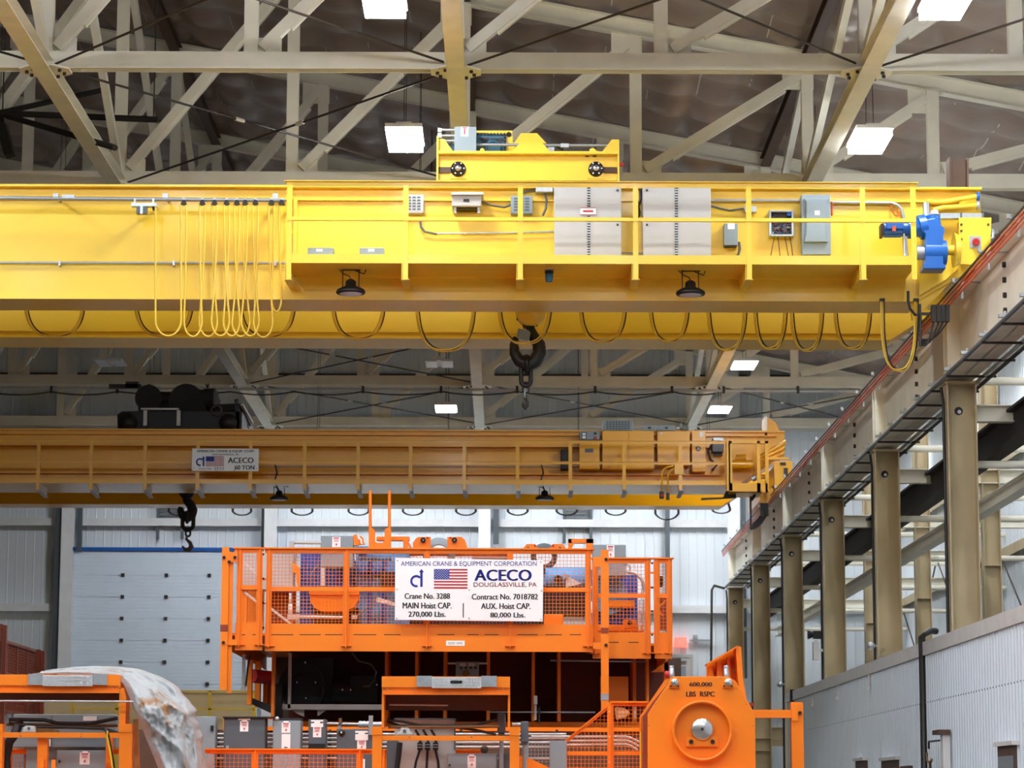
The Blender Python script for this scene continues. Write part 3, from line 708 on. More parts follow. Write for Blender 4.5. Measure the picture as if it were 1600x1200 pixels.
MB().rp(724, 311, 733, 315, DW-.31, .02).build('latch', M['ink'], b); MB().rp(709, 322, 713, 333, DW-.25, .03).rp(746, 322, 750, 333, DW-.25, .03).build('stand_off', M['galv'], b); MB().rp(710, 322, 750, 326, DW-.22, .2).build('vent', M['dark'], b)
for (x0, x1) in ((481, 521), (562, 600)):
    b = face_box('terminal_box', x0, 387, x1, 400, M['grey'], .2); MB().rp(x0+13, 389, x0+23, 393, DW-.204, .006).build('label_plate', M['signwhite'], b)
b = face_box('terminal_box', 837, 292, 864, 300, M['galv'], .15)
b = face_box('switch_box', 1131, 349, 1153, 383, M['grey'], .16); MB().rp(1137, 349, 1148, 358, DW-.165, .006).build('label_plate', M['signwhite'], b); MB().rp(1133, 383, 1151, 386, DW-.13, .08).build('gland', M['dark'], b)
# open electronics enclosure
b = MB().rp(1202, 328, 1240, 369, DW-.03, .03).rp(1202, 328, 1205, 369, DW-.16, .16).rp(1237, 328, 1240, 369, DW-.16, .16).rp(1202, 328, 1240, 331, DW-.16, .16).rp(1202, 366, 1240, 369, DW-.16, .16).build('electronics_box', M['galv'], cr, .006)
m = MB(); rnd = random.Random(3)
for q in range(70):
    px, py = 1206+rnd.random()*28, 332+rnd.random()*32; m.rp(px, py, px+1+rnd.random()*3, py+.8+rnd.random()*2, DW-.06-rnd.random()*.06, .03, rnd.choice((0, 0, 1, 2, 3, 4)))
stuff(m.build('circuit_parts', [M['dark'], M['white'], M['red'], M['brick'], M['navy']], b))
MB().rp(1206, 332, 1236, 365, DW-.05, .012).build('circuit_board', M['dgrey'], b)
MB().rp(1230, 331, 1240, 337, DW-.14, .06).build('relay', M['blue'], b)
m = MB()
for (a, c_) in ((1210, 1204), (1215, 1219), (1226, 1232), (1234, 1239)): m.tube([W(a, 369, DW-.08), W((a+c_)/2, 384, DW-.12), W(c_, 402, DW-.1)], .006, 5)
stuff(m.build('wires', M['dark'], b))
# disconnect with sloped cover and red lever
b = face_box('disconnect_switch', 1253, 304, 1298, 398, M['grey'], .22, bevel=.012)
MB().prismp([(1256, 310), (1296, 310), (1292, 316), (1290, 366), (1294, 378), (1256, 378), (1260, 366), (1260, 316)], DW-.27, .06).build('cover', M['grey'], b, .01)
MB().rp(1273, 329, 1281, 336, DW-.275, .006).build('label_plate', M['signwhite'], b); MB().rp(1299, 316, 1301, 336, DW-.2, .06).build('lever', M['red'], b)
# conduits
def pipe(name, pts, r, m, parent=cr, D=DW-.06):
    return MB().tube([W(x, y, D) for x, y in pts], r, 8).build(name, m, parent)
pipe('conduit', [(1111, 313), (1253, 313)], .022, M['galv']); pipe('conduit', [(1300, 316), (1392, 317), (1402, 320), (1409, 327), (1412, 340), (1417, 400)], .024, M['galv'])
pipe('conduit', [(683, 365), (805, 364), (866, 362)], .015, M['galv']); pipe('flexible_conduit', [(657, 346), (658, 355), (664, 362), (683, 366)], .016, M['dgrey'])
pipe('flexible_conduit', [(752, 315), (768, 321), (788, 324), (805, 318), (818, 300), (837, 296)], .014, M['dgrey']); pipe('flexible_conduit', [(850, 300), (854, 312), (853, 326), (848, 337)], .016, M['dgrey'])
pipe('flexible_conduit', [(1111, 322), (1125, 326), (1140, 329), (1162, 326)], .016, M['dgrey']); MB().rp(1164, 322, 1182, 331, DW-.12, .1).build('conduit_body', M['galv'], cr)
pipe('flexible_conduit', [(1001, 291), (1001, 312), (997, 322), (999, 332), (996, 342)], .02, M['black']); pipe('conduit', [(971, 397), (1005, 397)], .024, M['galv'])
pipe('flexible_conduit', [(1155, 378), (1156, 390), (1152, 402)], .018, M['dgrey'])
pipe('red_cable', [(1393, 320), (1398, 318), (1404, 320), (1402, 332), (1406, 338), (1398, 336), (1393, 328), (1393, 320)], .01, M['copper'])
# ---- end truck, drive, pipes at the right end
te = thing('x', 'x', 'x'); bpy.data.objects.remove(te)
xt0, xt1 = W(1497, 340, 36.4).x, W(1549, 340, 36.4).x
ztt, ztb = W(1520, 339, 36.4).z, W(1520, 432, 36.4).z
et = MB().prismp([(1498, 340), (1549, 340), (1548, 372), (1518, 414), (1500, 412)], 36.35, .02).build('end_truck', Y, cr)
MB().box(xt0+.04, xt1-.02, 36.37, 41.6, ztb+.35, ztt-.02).build('truck_body', Y, et)
MB().prismp([(1436, 372), (1455, 372), (1497, 395), (1497, 420), (1478, 437), (1436, 462)], 36.62, .05).build('drive_plate', Y, et)
MB().prismp([(1450, 366), (1497, 344), (1497, 420), (1484, 432), (1484, 366)], 36.72, .05).build('truck_plate', Y, et)
MB().prismp([(1422, 474), (1436, 462), (1480, 436), (1484, 442), (1462, 466), (1426, 500)], 36.75, .1).build('gusset', Y, et)
m = MB()
for (px, py) in ((1502, 351), (1502, 374), (1544, 351), (1502, 361)): m.cyl(W(px, py, 36.35)-Vector((0, .015, 0)), W(px, py, 36.35), .018, n=8)
m.build('bolt', M['brown'], et)
MB().rp(1515, 369, 1533, 387, 36.33, .02).build('switch_plate', M['galv'], et)
MB().cyl(W(1525, 378, 36.33), W(1525, 378, 36.24), .055, .04, 12).build('stop_button', M['red'], et)
MB().tube([W(1549, 359, 36.4), W(1551, 359, 36.4), W(1552, 371, 36.4), W(1546, 373, 36.4)], .02, 8).build('hook_pin', M['galv'], et)
for (yy) in (37.1, 40.9):
    MB().lathe((XC, yy, RT+.34), [(0, -.07)], 8) if False else None
    c = Vector((XC, yy, RT+.10+.26))
    MB().lathe(c, [(.06, -.09), (.29, -.09), (.29, -.05), (.26, -.05), (.26, .05), (.29, .05), (.29, .09), (.06, .09), (.06, -.09)], 24, 'X').build('wheel', M['dark'], et)
# gearbox and motor
gb = MB().prismp([(1446, 343), (1462, 340), (1468, 350), (1476, 356), (1476, 364), (1474, 366), (1474, 412), (1478, 414), (1478, 420), (1443, 420), (1443, 412), (1446, 410), (1446, 366), (1443, 362)], 36.05, .34).build('gearbox', M['blue'], cr, .012)
MB().cyl(W(1457, 338, 36.2), W(1457, 352, 36.2), .1, .12, 16).build('cap', M['blue'], gb); MB().cyl(W(1444, 395, 36.2), W(1478, 395, 36.2), .17, n=20).build('output_hub', M['blue'], gb)
MB().cyl(W(1432, 395, 36.2), W(1444, 395, 36.2), .1, n=20).build('shaft_cover', M['galv'], gb); MB().cyl(W(1478, 391, 36.2), W(1500, 391, 36.2), .07, n=16).build('shaft', Y, gb)
MB().cyl(W(1490, 391, 36.2), W(1499, 391, 36.2), .24, .2, 20).build('coupling', Y, gb)
mo = MB().cyl(W(1380, 358, 36.2), W(1422, 358, 36.2), .1, n=20).cyl(W(1418, 358, 36.2), W(1426, 358, 36.2), .13, n=20).cyl(W(1426, 358, 36.2), W(1437, 356, 36.2), .1, .14, 20).cyl(W(1436, 356, 36.2), W(1447, 354, 36.2), .17, n=20).build('motor', M['blue'], gb)
m = MB()
for q in range(10):
    a = 2*PI*q/10; m.beam(W(1381, 358, 36.2)+Vector((0, .1*math.cos(a), .1*math.sin(a))), W(1408, 358, 36.2)+Vector((0, .1*math.cos(a), .1*math.sin(a))), .012, .03)
m.rp(1386, 349, 1412, 357, 36.05, .1); m.build('motor_fins', M['blue'], gb)
MB().rp(1394, 353, 1400, 361, 36.04, .01).build('label_plate', M['copper'], gb)
MB().rp(1377, 349, 1381, 368, 36.08, .22).build('motor_cap', M['dark'], gb)
pipe('conduit', [(1412, 361), (1413, 370), (1414, 402)], .018, M['galv'], D=36.15)
# hydraulic pipes at the top right
pipe('yellow_pipe', [(1448, 314), (1462, 316), (1480, 315), (1500, 311), (1527, 307)], .035, Y, D=DW-.1)
pipe('yellow_pipe', [(1458, 328), (1475, 324), (1500, 323), (1526, 321)], .035, Y, D=DW-.1)
pipe('breather', [(1447, 317), (1447, 338)], .045, M['galv'], D=36.2); MB().cyl(W(1460, 329, 36.2), W(1460, 336, 36.2), .05, .07).build('fitting', M['white'], cr)
MB().lathe(W(1528, 307, DW-.1), [(.02, -.02), (.06, -.02), (.06, .02), (.02, .02)], 12, 'X').build('pipe_end', M['blue'], cr); MB().lathe(W(1528, 321, DW-.1), [(.02, -.02), (.06, -.02), (.06, .02), (.02, .02)], 12, 'X').build('pipe_end', M['galv'], cr)
MB().rp(1465, 333, 1537, 341, 36.5, .1).build('cable_tray', M['galv'], cr)
for px in (1468, 1502, 1536): MB().rp(px-1.5, 332, px+1.5, 342, 36.48, .13).build('tray_clip', M['dgrey'], cr)
# rusty H post on top of the girder end
o = MB().hbeam(Vector((W(1496, 297, 37.2).x, 37.2, ZT1+.03)), W(1496, 249, 37.2), .26, .27, .025, .02, (1, 0, 0)).build('steel_post', M['brown']); tag(o, 'short rusty brown H-section post behind the right end of the big crane', 'post')
# ---- current collectors with looped black leads
co = thing('current_collector', 'black current collector with looped leads under the right end of the big crane', 'collector', W(1465, 500, 36.4))
for q, px in enumerate((1459, 1467, 1474, 1481)):
    MB().rp(px-3, 476, px+3, 502, 36.3+.04*q, .1).build('shoe', M['black'], co)
    c0 = W(px, 502, 36.35+.04*q); c1 = W(1438+q, 535-q*1.5, 36.3+.04*q); pts = []
    for s in range(13):
        u = s/12; p = c0.lerp(c1, u); p.z -= .16*math.sin(PI*u)*(1-.15*q); pts.append(p)
    MB().tube(pts, .012, 6).build('lead', M['black'], co)
MB().rp(1436, 475, 1440, 541, 36.4, .04).rp(1440, 488, 1462, 492, 36.4, .04).build('mount', M['dark'], co)
pipe('lead', [(1419, 455), (1419, 470), (1422, 482), (1430, 492), (1438, 492), (1438, 540)], .02, M['black'], co, 36.3)
o = pipe('drop_cable', [(1429, 462), (1429, 520), (1428, 548)], .012, M['cable'], None, 36.72); tag(o, 'yellow cable hanging straight at the right end of the big crane', 'cable')
# ---- festoon track and hanging loops on the left of the girder
DF = DW-.42
ft = thing('festoon_track', 'grey festoon track along the left part of the big girder', 'rail', W(220, 310, DF))
MB().cyl(W(-80, 308.5, DF), W(446, 313, DF), .028, n=8).build('track', M['galv'], ft)
MB().rp(97, 304, 116, 309, DF-.03, .05).build('splice', M['galv'], ft)
for px in (87, 258, 430): MB().rp(px-4, 302, px+4, 311, DF-.02, .08).rp(px-2, 303, px+2, 306, DF, .42).build('hanger', M['galv'], ft)
o = MB().cyl(W(-80, 410.5, DW-.05), W(449, 411, DW-.05), .018, n=8).build('conduit', M['galv'], cr)
for px in (93, 271, 430): MB().rp(px-1.5, 407, px+1.5, 415, DW-.08, .08).build('clip', M['galv'], cr)
tw = thing('tow_trolley', 'grey tow carrier with a dark plug box on the festoon track', 'carrier', W(225, 320, DF))
MB().rp(205, 317, 245, 322, DF-.06, .12).rp(209, 310, 212, 317, DF-.03, .05).rp(238, 310, 241, 317, DF-.03, .05).build('bar', M['galv'], tw)
MB().rp(213, 322, 229, 333, DF-.06, .12).build('plug_box', M['dgrey'], tw); MB().rp(219, 321, 223, 334, DF-.07, .02).build('strap', M['galv'], tw)
MB().cyl(W(241, 323, DF), W(241, 329, DF), .03, .02).build('cable_clamp', M['black'], tw)
car = (287, 316, 335, 354, 370, 383, 399, 424, 440)
for i, px in enumerate(car):
    c = thing('cable_carrier', 'small black roller carrier on the festoon track, %s from its left' % ORD[i], 'carrier', W(px, 316, DF), 'festoon carriers')
    MB().prismp([(px-2, 312), (px+2, 312), (px+5, 319), (px-5, 319)], DF-.05, .1).build('saddle', M['black'], c); MB().rp(px-1.5, 309, px+1.5, 313, DF-.04, .08).build('roller', M['galv'], c)
xs = (241,) + car
bots = (525, 526, 526, 525, 525, 526, 525, 527, 487)
wide = (15, 9, 9, 9, 8, 9, 9, 10, 3)
for i in range(9):
    xa, xb2 = xs[i]+(4 if i else 2), xs[i+1]-4; yb = bots[i]; pts = []
    xm = (xa+xb2)/2; hw = (xb2-xa)/2; y0 = 320; wd = max(wide[i]+5, hw)
    yb_ = yb-13
    for q in range(9): u = q/8; pts.append((xa + (xm-wd-xa)*u*u, y0+(yb_-12-y0)*u))
    for q in range(1, 12): a = PI*q/12; pts.append((xm-wd*math.cos(a), yb_-12+25*math.sin(a)))
    for q in range(9): u = 1-q/8; pts.append((xb2 + (xm+wd-xb2)*u*u, y0+(yb_-12-y0)*u))
    m = MB().tube([W(x, y, DF-.03+.012*(i % 3)) for x, y in pts], .014, 6)
    o = m.build('festoon_cable', M['cable']); tag(o, 'long yellow festoon cable loop at the left of the walkway, %s from the left' % ORD[i], 'cable', 'long festoon loops')
# ---- loops of flat cable hanging between the girders
loops = ((40, 131, 527), (212, 300, 526), (375, 460, 528), (520, 600, 530), (652, 741, 549), (780, 860, 538), (907, 977, 536), (1016, 1075, 535), (1107, 1165, 548), (1180, 1228, 546), (1237, 1285, 549), (1305, 1360, 546), (1379, 1432, 580))
DL = 38.3
tk = MB().cyl(W(-60, 445, DL), W(1440, 448, DL), .04, n=8).build('festoon_track', M['dark']); tag(tk, 'dark festoon track hidden between the two big yellow girders', 'rail')
for i, (x0, x1, yb) in enumerate(loops):
    f = thing('festoon_loop', 'yellow cable loop hanging below the big crane, %s from the left' % ORD[i], 'cable', W((x0+x1)/2, yb, DL), 'loops between the big girders')
    D = DL if i < 12 else 36.6
    for q in range(3):
        pts = []; e = (q-1)*2.6; yt = 450 if i < 12 else 470
        xm = (x0+x1)/2+e; hw = (x1-x0)/2
        for s in range(25):
            a = PI*s/24; cx = math.cos(a); sx = math.sin(a)
            pts.append((xm-hw*(abs(cx)**.75)*(1 if cx > 0 else -1), yt + (yb-abs(e)-yt)*(sx**.62)))
        MB().tube([W(x, y, D+.03*q) for x, y in pts], .0095, 6).build('flat_cable', M['cable'] if q < 2 else M['black'], f)
    MB().rp(x0-4, 446 if i < 12 else 466, x0+4, 452 if i < 12 else 470, D-.03, .08).rp(x1-4, 446 if i < 12 else 466, x1+4, 452 if i < 12 else 470, D-.03, .08).build('clamp', M['dark'], f)
# ---- work lights and beacon under the walkway
def flood(px, py, D, sc, lab, ztop, cr_m=M['dark']):
    c = W(px, py, D); k = sc
    t = thing('flood_light', lab, 'lamp', c, 'black flood lights under the cranes')
    MB().lathe(c, [(.0, .0), (.19*k, .0), (.2*k, .02*k), (.19*k, .05*k), (.13*k, .085*k), (.075*k, .1*k), (.07*k, .17*k), (.03*k, .2*k), (0, .2*k)], 24, 'Z').build('housing', M['black'], t)
    MB().lathe(c, [(0, -.006*k), (.145*k, -.006*k), (.15*k, .0)], 24, 'Z').build('lens', M['lensoff'], t)
    MB().tube([c+Vector((-.11*k, 0, .06*k)), c+Vector((-.11*k, 0, ztop))], .008*k, 5).tube([c+Vector((.11*k, 0, .06*k)), c+Vector((.11*k, 0, ztop))], .008*k, 5).beam(c+Vector((-.13*k, 0, ztop)), c+Vector((.13*k, 0, ztop)), .03*k, .02*k).build('yoke', M['dark'], t)
    pts = [c+Vector((0, 0, .2*k)), c+Vector((-.02*k, 0, .24*k)), c+Vector((-.1*k, -.02, .27*k)), c+Vector((-.16*k, 0, .33*k)), c+Vector((-.05*k, .02, .38*k)), c+Vector((.1*k, 0, .3*k)), c+Vector((.18*k, 0, .27*k)), c+Vector((.2*k, 0, ztop))]
    MB().tube(pts, .008*k, 6).build('cord', M['black'], t)
flood(548, 459, 36.15, 1, 'black flood light hanging under the left part of the big crane walkway', .33)
flood(1079, 461, 36.15, 1, 'black flood light hanging under the right part of the big crane walkway', .33)
be = thing('warning_beacon', 'small teal glass beacon hanging under the middle of the walkway', 'beacon', W(858, 430, 36.1))
MB().rp(851, 416, 866, 421, 36.05, .1).cyl(W(858, 417, 36.1), W(858, 425, 36.1), .035).build('mount', M['galv'], be); MB().lathe(W(858, 430, 36.1), [(0, -.1), (.045, -.09), (.055, -.03), (.055, .02), (0, .03)], 14, 'Z').build('dome', M['teal'], be); MB().lathe(W(858, 426, 36.1), [(0, -.01), (.06, -.01), (.06, .02), (0, .03)], 14, 'Z').build('base', M['black'], be)
# ---- trolley on top
DT = 36.95
tl = thing('crane_trolley', 'yellow trolley with blue gear case standing on the big crane', 'trolley', W(825, 285, DT))
side = [(683, 282), (683, 216), (696, 216), (709, 236), (709, 237), (800, 237), (814, 224), (846, 224), (862, 237), (940, 237), (957, 218), (967, 218), (967, 282)]
MB().prismp([(683, 282), (683, 239), (967, 239), (967, 282)], DT, .05).build('side_frame', Y, tl)
MB().rp(683, 236, 967, 240, DT-.12, .17).build('frame_flange', Y, tl)
MB().prismp([(683, 238), (683, 217), (694, 217), (709, 238)], DT, .04).build('end_plate', Y, tl); MB().prismp([(940, 238), (956, 218), (966, 218), (966, 238)], DT, .04).build('end_plate', Y, tl)
MB().prismp([(797, 238), (813, 223), (847, 223), (861, 238)], DT, .04).build('lug_plate', Y, tl); MB().prismp([(803, 224), (814, 208), (839, 208), (854, 224)], DT+.35, .06).build('lug_plate', Y, tl)
MB().rp(682, 212, 685, 283, DT-.1, .15).rp(965, 218, 967.5, 283, DT-.1, .15).build('end_stop', Y, tl)
MB().prism([(W(683, 250, DT).x, W(683, 282, DT).z), (W(967, 250, DT).x, W(967, 282, DT).z), (W(967, 250, DT).x, W(967, 242, DT).z), (W(683, 250, DT).x, W(683, 242, DT).z)], 40.3, 40.36).box(W(690, 250, DT).x, W(960, 250, DT).x, DT+.06, 40.3, W(683, 262, DT).z, W(683, 242, DT).z).build('deck', Y, tl)
for (px, sgn) in ((716, -1), (931, 1)):
    c = W(px, 265, DT)
    MB().rp(px-13, 253, px+13, 279, DT-.02, .03).build('bearing_plate', Y, tl)
    b = MB().lathe(c+Vector((0, -.02, 0)), [(0, -.09), (.045, -.09), (.05, -.06), (.07, -.06), (.105, -.03), (.108, 0)], 20).build('bearing', M['black'], tl)
    MB().lathe(c+Vector((0, -.02, 0)), [(0, -.1), (.04, -.1), (.044, -.085)], 16).build('shaft_end', M['chrome'], b)
    m = MB()
    for q in range(6): a = PI/3*q; m.cyl(c+Vector((.08*math.cos(a), -.085, .08*math.sin(a))), c+Vector((.08*math.cos(a), -.03, .08*math.sin(a))), .011, n=6)
    m.build('bolt', M['chrome'], b)
    MB().rp(min(px, px+sgn*33), 261, max(px, px+sgn*33), 270, DT-.03, .035).build('axle_slot', M['brown'], tl)
    MB().lathe(c+Vector((0, .25, 0)), [(0, -.06), (.15, -.06), (.15, .06), (0, .06)], 20).build('wheel', M['dark'], tl)
MB().rp(710, 198, 744, 237, DT-.02, .25).build('control_box', M['grey'], tl); MB().rp(720, 198, 732, 213, DT-.026, .006).build('warning_label', M['signwhite'], tl)
MB().rp(725, 201, 727, 210, DT-.03, .004).rp(722, 199, 730, 200.5, DT-.03, .004).build('print', M['red'], tl)
gc = MB().rp(744, 209, 791, 237, DT+.3, .4).build('gear_case', M['teal'], tl); MB().rp(703, 225, 712, 237, DT+.3, .4).build('gear_housing', M['teal'], tl)
MB().rp(749, 215, 764, 218, DT+.28, .02).rp(752, 219, 762, 222, DT+.28, .02).rp(766, 216, 786, 219, DT+.28, .02).rp(778, 219, 784, 226, DT+.28, .02).build('cover_ribs', M['dark'], gc)
m = MB()
for q in range(9): m.rp(745+q*5.2, 207.6, 748+q*5.2, 210.5, DT+.27, .04)
for q in range(5): m.rp(787, 212+q*5, 791, 215+q*5, DT+.27, .04)
m.build('bolt', M['dark'], gc)
MB().lathe(W(770, 232, DT+.3), [(.09, 0), (.12, 0), (.12, -.03), (.09, -.03)], 20).build('bearing_ring', M['teal'], gc)
MB().prismp([(744, 204), (800, 204), (801, 212), (801, 222), (806, 226), (800, 237), (792, 237), (792, 210), (744, 207)], DT+.32, .1).build('case_guard', Y, tl)
MB().cyl(W(795, 210, DT+.3), W(795, 210, DT+.4), .035, n=12).build('lift_hole', M['black'], tl)
for (x0, x1, y_) in ((686, 712, 203), (686, 712, 212), (694, 712, 220), (744, 812, 226), (848, 950, 227)):
    MB().cyl(W(x0, y_, DT+.12), W(x1, y_+.3, DT+.12), .02, n=8).build('conduit', M['galv'], tl)
MB().rp(684, 200, 690, 206, DT+.08, .08).rp(684, 208, 690, 215, DT+.08, .08).rp(876, 224, 889, 230, DT+.08, .08).build('conduit_body', M['galv'], tl)
MB().tube([W(686, 203, DT+.1), W(684, 198, DT+.1), W(687, 194, DT+.1), W(690, 200, DT+.1)], .006, 5).tube([W(856, 232, DT+.2), W(866, 228, DT+.2), W(876, 232, DT+.2), W(882, 238, DT+.2)], .012, 6).tube([W(882, 230, DT+.1), W(883, 238, DT+.1)], .014, 6).build('cable', M['black'], tl)
MB().rp(856, 230, 866, 237, DT+.1, .1).build('limit_switch', M['galv'], tl)
MB().prismp([(921, 238), (921, 233), (927, 231), (933, 236), (933, 238)], DT-.02, .04).prismp([(750, 238), (750, 233), (754, 231), (757, 234), (757, 238)], DT-.02, .04).build('lifting_eye', Y, tl)
MB().rp(914.5, 242, 920, 245, DT-.01, .02).rp(926, 242, 932, 245, DT-.01, .02).build('bolt', M['dark'], tl)
MB().rp(968, 254, 975, 259, DT, .05).build('bumper', M['red'], tl)
# ---- hook block hanging between the girders
DH = 38.75
hk = thing('hook_block', 'black crane hook under a yellow sheave block, hanging from the big crane', 'hook', W(822, 510, DH))
c = W(829, 487, DH)
MB().lathe(c, [(0, -.16), (.06, -.16), (.065, -.14), (.2, -.14), (.22, -.1), (.22, .1), (.2, .14), (0, .14)], 28).build('sheave_cover', M['yellow'], hk)
MB().prismp([(806, 440), (848, 440), (846, 480), (840, 508), (818, 512), (808, 480)], DH-.02, .12).build('cheek_plate', M['brown'], hk)
m = MB()
for dx in (-9, 12): m.cyl(W(829+dx, 482, DH+.05), W(829+dx, 300, DH+.05), .012, n=6)
m.build('wire_rope', M['dark'], hk)
MB().rp(807, 489, 811, 500, DH-.05, .05).build('guard', M['teal'], hk)
MB().prismp([(810, 513), (826, 516), (829, 520), (827, 530), (824, 532), (808, 528), (807, 524)], DH-.1, .03).build('plate', M['grey'], hk)
# hook body: thick swept C
hp = [(828, 505, .10), (829, 515, .11), (834, 526, .13), (842, 538, .15), (843, 551, .16), (836, 564, .165), (824, 570, .16), (811, 564, .14), (804, 551, .125), (803, 538, .10), (806, 527, .07)]
pts = []; rr = []
for i in range(len(hp)-1):
    for q in range(3):
        u = q/3; pts.append(W(hp[i][0]*(1-u)+hp[i+1][0]*u, hp[i][1]*(1-u)+hp[i+1][1]*u, DH)); rr.append((hp[i][2]*(1-u)+hp[i+1][2]*u)*.62)
pts.append(W(*hp[-1][:2], DH)); rr.append(.04)
MB().tube(pts, rr, 12).build('hook', M['black'], hk)
def link(name, cx, y0, y1, hw, r, D, m, parent, turn=0):
    a, b_ = W(cx, y0, D), W(cx, y1, D); k = SC(D); R = hw*k; pts = []
    d = Vector((1, 0, 0)) if not turn else Vector((.35, .93, 0))
    zt, zb = a.z-R, b_.z+R
    for q in range(9): t_ = PI*q/8; pts.append(Vector((a.x, D, zt))+d*(R*math.cos(t_))+Vector((0, 0, R*math.sin(t_))))
    for q in range(9): t_ = PI+PI*q/8; pts.append(Vector((a.x, D, zb))+d*(R*math.cos(t_))+Vector((0, 0, R*math.sin(t_))))
    return MB().tube(pts, r, 8, True).build(name, m, parent)
link_ = link
sl = thing('lifting_link', 'black oval sling link on the big hook with a small hook below', 'sling', W(822, 580, DH))
link_('master_link', 822, 557.5, 603, 7.5, .034, DH, M['black'], sl)
link_('coupling_link', 821.5, 598, 614, 4.5, .016, DH, M['black'], sl)
link_('chain_link', 821, 608, 622, 2.8, .011, DH, M['galv'], sl, 1)
h2 = [(821, 617), (820.5, 622), (823.5, 628), (823.5, 634), (820.5, 638.5), (817.5, 634), (817.5, 628)]
MB().tube([W(x, y, DH) for x, y in h2], [.02, .024, .024, .03, .03, .025, .015], 8).build('small_hook', M['dark'], sl)

c = W(823, 569, DH); MB().tube([c+Vector((0, .115*math.cos(PI*q/8), .115*math.sin(PI*q/8))) for q in range(16)], .034, 8, True).build('sling_eye', M['black'], sl)
Y1 = Y; Y = M['deepyellow']
# ================================================================ SMALLER YELLOW CRANE BEHIND
DR2, DW2 = 62.0, 63.0
ZB2 = W(800, 759, DW2).z; ZT2 = W(800, 675, DW2).z; ZP2 = W(800, 757, DR2).z
c2 = thing('bridge_crane', 'smaller dim yellow overhead crane farther back, carrying a white sign on its railing', 'crane', (0, 65, ZB2))
xb2, xe2 = W(1150, 759, DW2).x, W(1226, 690, DW2).x
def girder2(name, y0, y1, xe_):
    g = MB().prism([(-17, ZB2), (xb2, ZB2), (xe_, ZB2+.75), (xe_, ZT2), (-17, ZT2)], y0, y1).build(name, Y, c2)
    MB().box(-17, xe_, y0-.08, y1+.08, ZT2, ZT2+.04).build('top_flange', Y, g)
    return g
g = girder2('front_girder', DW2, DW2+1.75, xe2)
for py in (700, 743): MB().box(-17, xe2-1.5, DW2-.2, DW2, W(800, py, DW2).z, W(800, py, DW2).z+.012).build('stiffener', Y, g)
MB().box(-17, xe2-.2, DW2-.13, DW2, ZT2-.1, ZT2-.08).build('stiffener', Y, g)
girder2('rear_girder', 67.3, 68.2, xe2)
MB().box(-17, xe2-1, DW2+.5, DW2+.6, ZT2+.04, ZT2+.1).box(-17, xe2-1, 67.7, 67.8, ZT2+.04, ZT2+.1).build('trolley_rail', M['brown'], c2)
wk = MB().box(-17, W(1136, 757, DR2).x, DR2, DW2-.005, ZP2, ZP2+.008).build('walkway', Y, c2)
MB().box(-17, W(1136, 757, DR2).x, DR2-.006, DR2, ZP2, ZP2+.1).build('toe_board', Y, wk)
z1, z2 = W(800, 688, DR2).z, W(800, 721, DR2).z
MB().box(-17, W(1200, 700, DR2).x, DR2-.03, DR2+.03, z1-.01, z1).box(-17, W(1200, 700, DR2).x, DR2-.004, DR2+.004, z1-.07, z1-.01).build('top_rail', Y, c2)
MB().box(-17, W(1136, 700, DR2).x, DR2-.03, DR2+.03, z2-.01, z2).box(-17, W(1136, 700, DR2).x, DR2-.004, DR2+.004, z2-.06, z2-.01).build('mid_rail', Y, c2)
for i, px in enumerate((-106, -23, 60, 142.5, 226.5, 309, 391.5, 476, 559.5, 641.5, 725.4, 808.7, 891, 975, 1063, 1135.6)):
    x = W(px, 720, DR2).x; zl = W(px, 765, DR2).z
    MB().box(x-.04, x+.04, DR2-.012, DR2, zl, z1).box(x+.03, x+.04, DR2, DR2+.06, zl, z1).build('rail_post', Y, c2)
    if px < 1100:
        m = MB(); za, zb = ZP2, zl-.02; a = x+.02
        m.add([(a, DR2, za), (a, DR2, zb), (a, DR2+1.1, zb-.05), (a, DR2+1.1, za), (a+.012, DR2, za), (a+.012, DR2, zb), (a+.012, DR2+1.1, zb-.05), (a+.012, DR2+1.1, za)],
              [(0, 1, 2, 3), (7, 6, 5, 4), (0, 4, 5, 1), (1, 5, 6, 2), (2, 6, 7, 3), (3, 7, 4, 0)])
        m.beam((a, DR2, zb), (a, DR2+1.1, zb-.05), .1, .01)
        m.build('bracket', M['cap'], c2)
def fb2(name, x0, y0, x1, y1, m, dep=.3, D=None):
    D = D or DW2-.3
    return MB().rp(x0, y0, x1, y1, D, dep).build(name, m, c2, .01)
for (x0, y0, x1, y1, seam) in ((905, 688, 937, 733, None), (941, 673, 1022, 733, 982), (1027, 673.5, 1078, 727, None), (1081, 673, 1103, 737, None)):
    b = fb2('control_cabinet', x0, y0, x1, y1, Y, .42, DW2-.45)
    if seam:
        for (a, c_) in ((x0+.5, seam-.6), (seam+.6, x1-.5)): MB().rp(a, y0+.6, c_, y1-.6, DW2-.47, .02).build('door', Y, b)
    else: MB().rp(x0+.6, y0+.6, x1-.6, y1-.6, DW2-.47, .02).build('door', Y, b)
    if x0 == 905: MB().rp(914, 701, 927, 707, DW2-.475, .01).build('label_plate', M['dgrey'], b)
    if x0 == 1027: MB().rp(1032, 676, 1035, 678.5, DW2-.48, .01).build('latch', M['galv'], b)
    if x0 == 1081:
        MB().rp(1093, 675, 1099, 683, DW2-.476, .01).build('label_plate', M['signwhite'], b)
        MB().lathe(W(1091, 701, DW2-.48), [(0, -.01), (.045, -.01), (.06, 0)], 14).build('round_decal', M['dgrey'], b)
        text('A', 1089, 698.5, 1093, 703.5, DW2-.495, M['signwhite'], b, 'decal_mark')
b = fb2('meter_box', 906, 673.5, 937, 687, M['grey'], .42, DW2-.45)
